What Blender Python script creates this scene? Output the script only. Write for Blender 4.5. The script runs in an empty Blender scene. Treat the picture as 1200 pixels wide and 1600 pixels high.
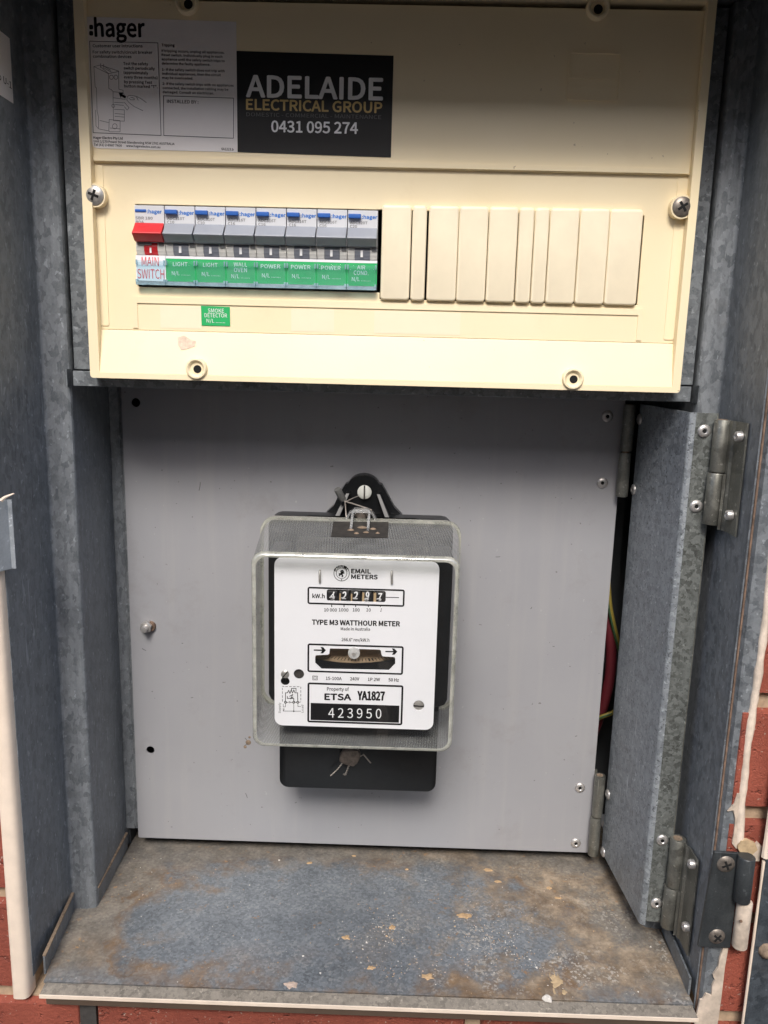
import bpy, bmesh, math, random, os
from math import radians, sin, cos, pi, atan2, hypot
from mathutils import Vector, Matrix
from mathutils.geometry import tessellate_polygon

random.seed(7)
SC = bpy.context.scene
COL = SC.collection

# ------------------------------------------------------------------ camera
# Measurements are in millimetres in the camera's frame: X right, Y into the
# wall, Z up, the camera at the origin 1394 mm above the ground.
GROUND = 1394.0
PITCH, ROLL, YAW, FPX = radians(11.23), radians(1.458), radians(-0.78), 1250.0
cam_d = bpy.data.cameras.new("camera")
cam_d.sensor_fit = 'VERTICAL'
cam_d.sensor_height = 36.0
cam_d.lens = FPX / 1600.0 * 36.0
cam_d.clip_start = 0.01
cam_d.clip_end = 5000.0
cam = bpy.data.objects.new("camera", cam_d)
COL.objects.link(cam)
_cy, _sy = cos(YAW), sin(YAW)
def _unyaw(x, y, z):
    return Vector((x * _cy + y * _sy, -x * _sy + y * _cy, z))
_fwd = _unyaw(0, cos(PITCH), -sin(PITCH))
_down = _unyaw(0, -sin(PITCH), -cos(PITCH))
_rx = _unyaw(1, 0, 0)
_c, _s = cos(ROLL), sin(ROLL)
_right = _rx * _c - _down * _s
_up = -(_rx * _s + _down * _c)
_m = Matrix((_right, _up, -_fwd)).transposed().to_4x4()
_m.translation = Vector((0, 0, GROUND / 1000))
cam.matrix_world = _m
SC.camera = cam

# ------------------------------------------------------------------ light
SUN_EL, SUN_AZ = radians(46.0), radians(5.0)     # in front of the wall, a little to the left
world = bpy.data.worlds.new("World")
SC.world = world
world.use_nodes = True
wn = world.node_tree
bg = wn.nodes["Background"]
sky = wn.nodes.new("ShaderNodeTexSky")
sky.sky_type = 'NISHITA'
sky.sun_disc = False
sky.sun_elevation = SUN_EL
sky.sun_rotation = radians(180) + SUN_AZ
sky.air_density = 1.0
sky.dust_density = 3.0
wn.links.new(sky.outputs[0], bg.inputs[0])
bg.inputs[1].default_value = 0.10
sun_d = bpy.data.lights.new("sun", 'SUN')
sun_d.energy = 1.2
sun_d.angle = radians(19)
sun_d.color = (1.0, 0.965, 0.92)
sun = bpy.data.objects.new("sun", sun_d)
COL.objects.link(sun)
sun.rotation_euler = (pi / 2 - SUN_EL, 0, -SUN_AZ)      # shines towards +Y and down
SC.view_settings.view_transform = 'Standard'
SC.view_settings.look = 'None'
SC.view_settings.gamma = 1.0
SC.view_settings.exposure = 1.28
SC.cycles.max_bounces = 8
SC.cycles.transparent_max_bounces = 24

# ------------------------------------------------------------------ survey helpers
def ray(px, py):
    a, b = (px - 600) / FPX, (py - 800) / FPX
    u = a * _c + b * _s
    v = -a * _s + b * _c
    return _fwd + _rx * u + _down * v
def at(px, py, Y):                       # where a sighted point meets the upright plane at depth Y
    r = ray(px, py)
    r = r * (Y / r.y)
    return (r.x, r.y, r.z)
def at_floor(px, py, Z):
    r = ray(px, py)
    r = r * (Z / r.z)
    return (r.x, r.y, r.z)
def at_side(px, py, X):
    r = ray(px, py)
    r = r * (X / r.x)
    return (r.x, r.y, r.z)

# ------------------------------------------------------------------ materials
def _nt(name):
    m = bpy.data.materials.new(name)
    m.use_nodes = True
    nt = m.node_tree
    p = nt.nodes["Principled BSDF"]
    return m, nt, p
def N(nt, t, **kw):
    n = nt.nodes.new(t)
    for k, v in kw.items():
        setattr(n, k, v)
    return n
def coords(nt):
    return N(nt, "ShaderNodeNewGeometry").outputs["Position"]
def noise(nt, scale, detail=4, rough=.6, vec=None, dist=0):
    n = N(nt, "ShaderNodeTexNoise")
    n.inputs["Scale"].default_value = scale
    n.inputs["Detail"].default_value = detail
    n.inputs["Roughness"].default_value = rough
    n.inputs["Distortion"].default_value = dist
    nt.links.new(vec if vec else coords(nt), n.inputs["Vector"])
    return n.outputs[0]
def ramp(nt, fac, stops):
    r = N(nt, "ShaderNodeValToRGB")
    e = r.color_ramp.elements
    while len(e) < len(stops):
        e.new(0.5)
    for el, (p, c) in zip(e, stops):
        el.position = p
        el.color = (c, c, c, 1) if not isinstance(c, tuple) else (*c, 1)
    nt.links.new(fac, r.inputs[0])
    return r.outputs[0]
def mix(nt, fac, a, b, mode='MIX'):
    m = N(nt, "ShaderNodeMix", data_type='RGBA', blend_type=mode)
    for sock, v in ((m.inputs["Factor"], fac), (m.inputs[6], a), (m.inputs[7], b)):
        if isinstance(v, (int, float)):
            sock.default_value = v
        elif isinstance(v, tuple):
            sock.default_value = (*v, 1)
        else:
            nt.links.new(v, sock)
    return m.outputs[2]
def mth(nt, op, a, b=0.0, c=None):
    m = N(nt, "ShaderNodeMath", operation=op)
    for i, v in enumerate((a, b, c)):
        if v is None:
            continue
        if isinstance(v, (int, float)):
            m.inputs[i].default_value = v
        else:
            nt.links.new(v, m.inputs[i])
    return m.outputs[0]
def bump(nt, p, h, strength=.2, dist=.001):
    b = N(nt, "ShaderNodeBump")
    b.inputs["Strength"].default_value = strength
    b.inputs["Distance"].default_value = dist
    nt.links.new(h, b.inputs["Height"])
    nt.links.new(b.outputs[0], p.inputs["Normal"])

def plain(name, col, rough=.5, metal=0.0, var=.12, scale=60, bmp=0.0, bscale=400, spec=.5):
    m, nt, p = _nt(name)
    p.inputs["Roughness"].default_value = rough
    p.inputs["Metallic"].default_value = metal
    p.inputs["Specular IOR Level"].default_value = spec
    f = ramp(nt, noise(nt, scale), [(.3, 1 - var), (.7, 1 + var * .5)])
    nt.links.new(mix(nt, 1.0, col, f, 'MULTIPLY'), p.inputs["Base Color"])
    if bmp:
        bump(nt, p, noise(nt, bscale, 3), bmp, .0006)
    return m

def galv(name, dark, light, metal=.45, rough=.42, scale=260, stretch=1.0, speck=.0, contrast=.5, grime=.25):
    """galvanised sheet: spangle cells, fine grain, grime"""
    m, nt, p = _nt(name)
    mp = N(nt, "ShaderNodeMapping")
    mp.inputs["Scale"].default_value = (1, 1, stretch)
    nt.links.new(coords(nt), mp.inputs["Vector"])
    nv = N(nt, "ShaderNodeTexNoise")
    nv.inputs["Scale"].default_value = scale * .8
    nt.links.new(mp.outputs[0], nv.inputs["Vector"])
    add = N(nt, "ShaderNodeVectorMath", operation='MULTIPLY_ADD')
    nt.links.new(nv.outputs["Color"], add.inputs[0])
    add.inputs[1].default_value = (.006, .006, .006)
    nt.links.new(mp.outputs[0], add.inputs[2])
    v = N(nt, "ShaderNodeTexVoronoi")
    v.inputs["Scale"].default_value = scale
    nt.links.new(add.outputs[0], v.inputs["Vector"])
    sep = N(nt, "ShaderNodeSeparateColor")
    nt.links.new(v.outputs["Color"], sep.inputs[0])
    cell = sep.outputs[0]
    fine = noise(nt, 900, 3, vec=mp.outputs[0])
    mid = noise(nt, 55, 4)
    big = noise(nt, 12, 4)
    f = mth(nt, 'MULTIPLY_ADD', cell, contrast * .6, mth(nt, 'MULTIPLY', fine, .38))
    f = mth(nt, 'ADD', f, mth(nt, 'MULTIPLY_ADD', mid, .28, -.02))
    sm_ = N(nt, "ShaderNodeMapping")
    sm_.inputs["Scale"].default_value = (1, 1, .05)
    nt.links.new(coords(nt), sm_.inputs["Vector"])
    streak = noise(nt, 210, 4, .65, vec=sm_.outputs[0])
    f = mth(nt, 'ADD', f, mth(nt, 'MULTIPLY_ADD', streak, .30, -.15))
    f = mth(nt, 'MULTIPLY', f, mth(nt, 'MULTIPLY_ADD', big, grime * 1.1, 1 - grime * .55))
    colr = ramp(nt, f, [(.15, dark), (.48, tuple((a + b) / 2 for a, b in zip(dark, light))), (.9, light)])
    fl = ramp(nt, noise(nt, 330, 2, .5, vec=mp.outputs[0]), [(.665, 0.0), (.70, 1.0)])
    colr = mix(nt, mth(nt, 'MULTIPLY', fl, .45), colr, tuple(min(1, c * 1.55) for c in light))
    scr = ramp(nt, noise(nt, 700, 1, .4, vec=sm_.outputs[0]), [(.70, 0.0), (.73, 1.0)])
    scr = mth(nt, 'MULTIPLY', scr, ramp(nt, noise(nt, 20, 2), [(.5, 0.0), (.62, .5)]))
    colr = mix(nt, scr, colr, tuple(min(1, c * 1.5) for c in light))
    if speck:
        s = ramp(nt, noise(nt, 620, 1, .4), [(.65, 0.0), (.69, 1.0)])
        colr = mix(nt, mth(nt, 'MULTIPLY', s, speck), colr, (.03, .035, .04))
    dirt = ramp(nt, noise(nt, 30, 6, .7), [(.56, 0.0), (.8, .55)])
    colr = mix(nt, mth(nt, 'MULTIPLY', dirt, grime * 1.4), colr, (.20, .17, .13))
    nt.links.new(colr, p.inputs["Base Color"])
    p.inputs["Metallic"].default_value = metal
    nt.links.new(mth(nt, 'MULTIPLY_ADD', cell, .22, rough - .08), p.inputs["Roughness"])
    bump(nt, p, mth(nt, 'ADD', cell, fine), .10, .0004)
    return m

def floor_material():
    m, nt, p = _nt("stained galvanised floor")
    pos = coords(nt)
    sp = N(nt, "ShaderNodeSeparateXYZ")
    nt.links.new(pos, sp.inputs[0])
    X = mth(nt, 'MULTIPLY', sp.outputs[0], 1000.0)
    Y = mth(nt, 'MULTIPLY', sp.outputs[1], 1000.0)
    v = N(nt, "ShaderNodeTexVoronoi")
    v.inputs["Scale"].default_value = 640
    nt.links.new(pos, v.inputs["Vector"])
    sc = N(nt, "ShaderNodeSeparateColor")
    nt.links.new(v.outputs["Color"], sc.inputs[0])
    cell = sc.outputs[0]
    n1, n2, n3 = noise(nt, 28, 6, .65), noise(nt, 85, 6, .7), noise(nt, 420, 4, .7)
    n0 = noise(nt, 13, 5, .6)
    n4 = noise(nt, 900, 2, .5)
    # bare galvanised sheet
    f = mth(nt, 'MULTIPLY_ADD', cell, .24, mth(nt, 'MULTIPLY_ADD', n1, .6, mth(nt, 'MULTIPLY', n3, .22)))
    zinc = ramp(nt, f, [(.25, (.125, .14, .155)), (.5, (.235, .262, .288)), (.85, (.43, .46, .49))])
    # dirt: brown silt and pale dust
    silt = ramp(nt, mth(nt, 'MULTIPLY_ADD', n2, .6, mth(nt, 'MULTIPLY', n3, .4)),
                [(.3, (.075, .066, .056)), (.46, (.165, .14, .11)), (.58, (.25, .215, .17)), (.75, (.42, .37, .31))])
    rust = ramp(nt, n2, [(.3, (.13, .075, .035)), (.7, (.30, .17, .07))])
    # how far from the swept middle of the tray
    ex = mth(nt, 'DIVIDE', mth(nt, 'ADD', X, 24.0), 172.0)
    ey = mth(nt, 'DIVIDE', mth(nt, 'ADD', Y, -491.0), 74.0)
    ex = mth(nt, 'POWER', mth(nt, 'ABSOLUTE', ex), 2.6)
    ey = mth(nt, 'POWER', mth(nt, 'ABSOLUTE', ey), 2.6)
    d = mth(nt, 'ADD', ex, ey)
    d = mth(nt, 'ADD', d, mth(nt, 'MULTIPLY_ADD', n1, 2.0, -1.0))
    d = mth(nt, 'ADD', d, mth(nt, 'MULTIPLY_ADD', n2, .9, -.45))
    edge = ramp(nt, d, [(.45, 0.0), (1.05, .9)])
    edge = mth(nt, 'MULTIPLY', edge, ramp(nt, n0, [(.25, .65), (.55, 1.0)]))
    edge = mth(nt, 'MULTIPLY', edge, ramp(nt, mth(nt, 'DIVIDE', mth(nt, 'ADD', Y, -430.0), 30.0), [(.05, .4), (.6, 1.0)]))
    rim = ramp(nt, d, [(.5, 0.0), (.85, .75), (1.5, 0.0)])
    c = mix(nt, edge, zinc, silt)
    c = mix(nt, mth(nt, 'MULTIPLY', rim, ramp(nt, n0, [(.4, 0.0), (.6, 1.0)])), c, rust)
    # right half carries more blotches
    rx = ramp(nt, mth(nt, 'DIVIDE', mth(nt, 'ADD', X, 60.0), 260.0), [(.1, 0.0), (.6, 1.0)])
    blot = mth(nt, 'MULTIPLY', ramp(nt, mth(nt, 'MULTIPLY_ADD', n1, .5, mth(nt, 'MULTIPLY', n2, .5)), [(.50, 0.0), (.60, 1.0)]), rx)
    c = mix(nt, mth(nt, 'MULTIPLY', blot, .6), c, silt)
    big_ = ramp(nt, mth(nt, 'MULTIPLY_ADD', noise(nt, 20, 5, .65, vec=None), .8, mth(nt, 'MULTIPLY', n3, .2)), [(.475, 0.0), (.555, 1.0)])
    c = mix(nt, mth(nt, 'MULTIPLY', mth(nt, 'MULTIPLY', big_, rx), .85), c, ramp(nt, n2, [(.33, (.15, .11, .075)), (.5, (.28, .215, .15)), (.68, (.46, .37, .27))]))
    # rust patches towards the front edge
    fy = ramp(nt, mth(nt, 'DIVIDE', mth(nt, 'ADD', Y, -430.0), 60.0), [(.0, 1.0), (.75, 0.0)])
    rp = mth(nt, 'MULTIPLY', ramp(nt, n1, [(.48, 0.0), (.64, 1.0)]), fy)
    c = mix(nt, mth(nt, 'MULTIPLY', rp, .75), c, rust)
    # white corrosion specks, thick in the middle right
    w = ramp(nt, mth(nt, 'MULTIPLY_ADD', cell, .5, mth(nt, 'MULTIPLY', n4, .5)), [(.60, 0.0), (.68, 1.0)])
    ws = mth(nt, 'MULTIPLY', ramp(nt, noise(nt, 34, 3), [(.47, 0.0), (.64, 1.0)]), ramp(nt, mth(nt, 'DIVIDE', mth(nt, 'ADD', X, 130.0), 260.0), [(.3, .25), (.6, 1.0)]))
    c = mix(nt, mth(nt, 'MULTIPLY', mth(nt, 'MULTIPLY', w, ws), ramp(nt, mth(nt, 'DIVIDE', mth(nt, 'ADD', Y, -430.0), 130.0), [(.35, .8), (.75, .25)])), c, (.52, .49, .44))
    ow = mth(nt, 'MULTIPLY', ramp(nt, noise(nt, 240, 3, .6), [(.62, 0.0), (.68, 1.0)]), ramp(nt, noise(nt, 26, 3), [(.5, 0.0), (.6, 1.0)]))
    c = mix(nt, mth(nt, 'MULTIPLY', ow, .7), c, (.42, .25, .12))
    nt.links.new(c, p.inputs["Base Color"])
    nt.links.new(mth(nt, 'MULTIPLY_ADD', edge, -.45, .5), p.inputs["Metallic"])
    nt.links.new(mth(nt, 'MULTIPLY_ADD', edge, .3, .42), p.inputs["Roughness"])
    bump(nt, p, mth(nt, 'ADD', mth(nt, 'MULTIPLY', cell, .5), n3), .35, .0006)
    return m

def brick_material(name, a, b):
    m, nt, p = _nt(name)
    oi = N(nt, "ShaderNodeObjectInfo")
    c = ramp(nt, noise(nt, 40, 6, .7), [(.3, a), (.7, b)])
    c = mix(nt, 1.0, c, ramp(nt, oi.outputs["Random"], [(0.0, .82), (1.0, 1.12)]), 'MULTIPLY')
    sp = ramp(nt, noise(nt, 500, 2, .5), [(.68, 0.0), (.72, .8)])
    c = mix(nt, sp, c, (.45, .33, .27))
    nt.links.new(c, p.inputs["Base Color"])
    p.inputs["Roughness"].default_value = .75
    pit = ramp(nt, noise(nt, 190, 3, .6), [(.30, 0.0), (.40, 1.0)])
    bump(nt, p, mth(nt, 'ADD', noise(nt, 420, 5, .75), pit), .8, .0014)
    return m

def clear(name, tint, diff=0.0, diff_col=(.8, .8, .8), rough=.05, ribs=0.0, f0=.04):
    """thin clear plastic: lets light through, reflects by angle, some haze"""
    m = bpy.data.materials.new(name)
    m.use_nodes = True
    nt = m.node_tree
    nt.nodes.clear()
    out = N(nt, "ShaderNodeOutputMaterial")
    tr = N(nt, "ShaderNodeBsdfTransparent")
    tr.inputs[0].default_value = (*tint, 1)
    df = N(nt, "ShaderNodeBsdfDiffuse")
    df.inputs[0].default_value = (*diff_col, 1)
    gl = N(nt, "ShaderNodeBsdfGlossy")
    gl.inputs["Roughness"].default_value = rough
    lw = N(nt, "ShaderNodeLayerWeight")
    lw.inputs[0].default_value = .5
    fr = N(nt, "ShaderNodeMath", operation='MULTIPLY_ADD')       # Schlick, alike from both sides
    nt.links.new(mth(nt, 'POWER', lw.outputs["Facing"], 5.0), fr.inputs[0])
    fr.inputs[1].default_value = 1 - f0
    fr.inputs[2].default_value = f0
    m1 = N(nt, "ShaderNodeMixShader")
    if ribs:
        pos = coords(nt)
        sp = N(nt, "ShaderNodeSeparateXYZ")
        nt.links.new(pos, sp.inputs[0])
        xz = mth(nt, 'ADD', sp.outputs[0], sp.outputs[2])
        w = mth(nt, 'SINE', mth(nt, 'MULTIPLY', xz, 2 * pi / ribs))
        h = mth(nt, 'MULTIPLY_ADD', w, .5, .5)
        sc = noise(nt, 60, 3)
        k = mth(nt, 'MULTIPLY_ADD', h, diff * .55, mth(nt, 'MULTIPLY_ADD', sc, diff * .7, diff * .05))
        nt.links.new(k, m1.inputs[0])
        b = N(nt, "ShaderNodeBump")
        b.inputs["Strength"].default_value = .5
        b.inputs["Distance"].default_value = .0005
        nt.links.new(h, b.inputs["Height"])
        nt.links.new(b.outputs[0], gl.inputs["Normal"])
        nt.links.new(b.outputs[0], lw.inputs["Normal"])
    else:
        k = mth(nt, 'MULTIPLY', ramp(nt, noise(nt, 70, 5, .7), [(.35, .6), (.75, 1.6)]), diff)
        nt.links.new(k, m1.inputs[0])
    nt.links.new(tr.outputs[0], m1.inputs[1])
    nt.links.new(df.outputs[0], m1.inputs[2])
    m2 = N(nt, "ShaderNodeMixShader")
    nt.links.new(fr.outputs[0], m2.inputs[0])
    nt.links.new(m1.outputs[0], m2.inputs[1])
    nt.links.new(gl.outputs[0], m2.inputs[2])
    nt.links.new(m2.outputs[0], out.inputs[0])
    return m

M = {}
M['wall'] = galv("galvanised side sheet", (.092, .104, .116), (.285, .307, .328), metal=.2, rough=.5, scale=340, stretch=.6, contrast=.62)
M['plate'] = galv("galvanised face sheet", (.075, .086, .097), (.29, .315, .335), metal=.25, scale=300, contrast=.6)
M['flap'] = galv("galvanised flap sheet", (.125, .142, .158), (.40, .435, .465), metal=.25, scale=300, contrast=.6, speck=.55, grime=.25)
M['spangle'] = galv("coarse spangle strip", (.055, .058, .052), (.24, .26, .25), metal=.35, scale=430, contrast=.7, grime=.15)
M['hinge'] = galv("zinc plated hinge", (.13, .13, .115), (.36, .36, .32), metal=.7, rough=.38, scale=150, contrast=.25)
M['keeper'] = galv("bright galvanised keeper", (.26, .29, .32), (.50, .54, .58), metal=.3, scale=150, contrast=.3, grime=.1)
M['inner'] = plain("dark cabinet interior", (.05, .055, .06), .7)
M['floor'] = floor_material()
M['sill'] = galv("dusty sill strip", (.105, .095, .08), (.33, .295, .245), metal=.1, rough=.65, scale=420, contrast=.6, grime=.7)
M['cream_paint'] = plain("cream gloss paint", (.84, .71, .58), .38, var=.10, scale=70, bmp=.3, bscale=160)
M['dirty_cream'] = plain("smeared cream paint", (.62, .52, .42), .5, var=.35, scale=120, bmp=.4, bscale=300)
M['bead_paint'] = plain("weathered cream bead", (.78, .66, .54), .5, var=.3, scale=90, bmp=.5, bscale=220)
M['rust_edge'] = plain("rusty sheet edge", (.20, .13, .09), .7, var=.6, scale=200)
M['brown'] = plain("brown varnished edge", (.10, .07, .05), .5)
def cover_material():
    m, nt, p = _nt("cream switchboard plastic")
    c = mix(nt, ramp(nt, noise(nt, 9, 4, .6), [(.3, 0.0), (.7, 1.0)]), (.885, .765, .53), (.865, .735, .485))
    smear = ramp(nt, noise(nt, 30, 6, .7), [(.6, 0.0), (.82, .3)])
    c = mix(nt, smear, c, (.70, .55, .34))
    dots = ramp(nt, noise(nt, 260, 2, .5), [(.765, 0.0), (.775, .6)])
    c = mix(nt, dots, c, (.38, .28, .17))
    nt.links.new(c, p.inputs["Base Color"])
    nt.links.new(ramp(nt, noise(nt, 25, 5, .7), [(.3, .30), (.7, .46)]), p.inputs["Roughness"])
    bump(nt, p, mth(nt, 'ADD', noise(nt, 900, 2, .5), noise(nt, 12, 2)), .05, .0008)
    return m
M['cover'] = cover_material()
M['blank'] = plain("pale cream blank plastic", (.87, .775, .575), .36, var=.05, scale=60)
M['pale_cream'] = plain("unfaded cream patch", (.89, .775, .57), .4, var=.02)
M['hole'] = plain("black recess shade", (.006, .006, .006), .9)  # flat black colour stands in for shade inside holes, slots and recesses
M['screw_dark'] = plain("tarnished screw", (.24, .21, .18), .4, metal=.55, var=.5, scale=300)
M['screw_steel'] = plain("bright screw steel", (.46, .44, .41), .35, metal=.55, var=.3, scale=300)
M['rivet'] = plain("aluminium rivet", (.62, .60, .58), .35, metal=.7, var=.15, scale=300)
M['label_white'] = plain("faded white label", (.80, .765, .75), .55, var=.03)
M['ink'] = plain("black print", (.006, .006, .007), .6, spec=.15)
M['ink_grey'] = plain("grey print", (.17, .17, .17), .5)
M['ink_white'] = plain("white print", (.80, .80, .80), .5)
M['ink_gold'] = plain("gold print", (.52, .36, .12), .45)
M['ink_dim'] = plain("dim grey print", (.10, .10, .10), .5)
M['black_vinyl'] = plain("black vinyl sticker", (.008, .008, .009), .4, spec=.3)
M['green'] = plain("green label card", (.014, .40, .115), .5, var=.04)
M['breaker'] = plain("light grey breaker plastic", (.60, .61, .635), .45, var=.04)
M['breaker_white'] = plain("off white breaker plastic", (.72, .71, .66), .45, var=.04)
M['toggle_grey'] = plain("grey toggle plastic", (.285, .305, .35), .42, var=.06)
M['toggle_red'] = plain("red toggle plastic", (.58, .022, .03), .38, var=.05)
M['indicator'] = plain("slate indicator plastic", (.20, .215, .25), .4, var=.05)
M['blue'] = plain("blue button plastic", (.02, .11, .42), .4, var=.05)
M['ink_blue'] = plain("blue print", (.015, .16, .55), .5)
M['ink_red'] = plain("red print", (.70, .03, .05), .5)
M['card_white'] = plain("white label card", (.80, .79, .82), .5, var=.02)
M['holder'] = clear("clear label holder", (.90, .97, .99), .035, (.75, .88, .95), .08)
M['holder_edge'] = clear("clear holder edge", (.70, .85, .90), .42, (.55, .72, .80), .1)
def panel_material():
    m, nt, p = _nt("grey painted panel")
    mp = N(nt, "ShaderNodeMapping")
    mp.inputs["Scale"].default_value = (1, 1, .06)
    nt.links.new(coords(nt), mp.inputs["Vector"])
    c = mix(nt, ramp(nt, noise(nt, 11, 5, .65), [(.3, 0.0), (.75, 1.0)]), (.308, .311, .330), (.335, .336, .350))
    runs = ramp(nt, noise(nt, 95, 4, .6, vec=mp.outputs[0]), [(.52, 0.0), (.74, .35)])
    c = mix(nt, runs, c, (.38, .37, .37))
    grub = ramp(nt, noise(nt, 24, 7, .75), [(.56, 0.0), (.78, .4)])
    c = mix(nt, grub, c, (.22, .205, .19))
    dots = ramp(nt, noise(nt, 330, 2, .5), [(.75, 0.0), (.765, .7)])
    c = mix(nt, dots, c, (.12, .11, .10))
    pale = ramp(nt, noise(nt, 260, 2, .5), [(.75, 0.0), (.77, .45)])
    c = mix(nt, pale, c, (.50, .49, .48))
    nt.links.new(c, p.inputs["Base Color"])
    nt.links.new(ramp(nt, noise(nt, 18, 5, .7), [(.3, .36), (.7, .52)]), p.inputs["Roughness"])
    bump(nt, p, noise(nt, 7, 2), .25, .004)
    return m
M['panel'] = panel_material()
M['bakelite'] = plain("black bakelite", (.007, .008, .009), .34, var=.3, scale=200, spec=.3)
M['dusty_black'] = plain("dusty black", (.04, .036, .032), .7, var=.6, scale=200)
M['dust'] = plain("brown dust", (.27, .20, .14), .9, var=.5, scale=300, bmp=.5)
M['name_white'] = plain("white enamel nameplate", (.80, .80, .82), .3, var=.015)
M['glass_front'] = clear("clear meter window", (.98, .985, .98), .006, (.8, .8, .78), .03)
M['glass_rib'] = clear("ribbed meter glass", (.95, .96, .95), .40, (.52, .53, .52), .06, ribs=.00165)
M['glass_rim'] = clear("meter glass rim", (.84, .86, .78), .42, (.80, .80, .70), .06, f0=.22)
M['drum'] = plain("black number drum", (.012, .012, .014), .4)
M['drum_tan'] = plain("tan drum separator", (.42, .30, .17), .5)
M['disc'] = plain("bronze disc", (.62, .46, .30), .35, metal=.5, var=.25, scale=150)
M['disc_edge'] = plain("disc edge metal", (.40, .38, .34), .35, metal=.6)
M['lead'] = plain("lead seal", (.15, .15, .145), .6, metal=.3, var=.4, scale=400)
M['dirty_lead'] = plain("dusty lead seal", (.16, .13, .11), .8, var=.5, scale=300)
M['wire'] = plain("tinned seal wire", (.42, .38, .34), .45, metal=.6)
M['white_screw'] = plain("painted white screw", (.62, .63, .58), .4)
M['clear_clip'] = clear("clear sealing lug", (.85, .87, .87), .28, (.7, .7, .7), .06)
M['red_cable'] = plain("dark red cable", (.10, .012, .018), .45)
M['yellow_cable'] = plain("yellow earth cable", (.20, .155, .03), .45)
M['green_cable'] = plain("green stripe", (.03, .07, .03), .45)
M['blackened'] = galv("blackened hinge steel", (.03, .034, .036), (.10, .112, .118), metal=.35, scale=120, contrast=.15, grime=.1)
M['brick'] = brick_material("red brick", (.25, .058, .036), (.35, .088, .053))
M['mortar'] = plain("sandy mortar", (.50, .37, .25), .9, var=.3, scale=120, bmp=.8, bscale=300)
M['mortar_dark'] = plain("grey mortar", (.06, .056, .052), .9, var=.3, scale=150, bmp=.8, bscale=300)
M['flake_orange'] = plain("orange render fleck", (.50, .34, .19), .85, var=.25, scale=250, bmp=.6)
M['flake_tan'] = plain("tan render splat", (.50, .37, .22), .85, var=.3, scale=200, bmp=.6)
M['lump'] = plain("pinkish render", (.50, .39, .32), .85, var=.35, scale=300, bmp=.6)
M['flake_white'] = plain("white grit", (.66, .63, .58), .8, var=.2, scale=250)
M['ground'] = plain("paved ground", (.30, .24, .19), .9, var=.3, scale=6)
M['fence'] = plain("light blocking fence sheet", (.36, .30, .23), .6)  # for the added fence; pale so it bounces warm light
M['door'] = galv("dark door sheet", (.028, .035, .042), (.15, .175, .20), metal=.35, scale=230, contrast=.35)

# ------------------------------------------------------------------ mesh building
FONT = None
try:
    _fp = os.path.join(bpy.utils.system_resource('DATAFILES'), "fonts", "Noto Sans CJK Regular.woff2")
    FONT = bpy.data.fonts.load(_fp)
except Exception:
    FONT = None
_tcache = {}
def glyphs(s, res):
    k = (s, res)
    if k not in _tcache:
        c = bpy.data.curves.new("t", 'FONT')
        c.body = s
        if FONT:
            c.font = FONT
        c.resolution_u = res
        c.fill_mode = 'BOTH'
        o = bpy.data.objects.new("t", c)
        me = bpy.data.meshes.new_from_object(o)
        vs = [(v.co.x, v.co.y) for v in me.vertices]
        fs = [tuple(p.vertices) for p in me.polygons]
        bpy.data.objects.remove(o)
        bpy.data.meshes.remove(me)
        bpy.data.curves.remove(c)
        _tcache[k] = (vs, fs)
    return _tcache[k]

_capv = [v[1] for v in glyphs("H", 2)[0]]
CAP = max(_capv) - min(_capv)                # height of a capital in font units

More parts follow.
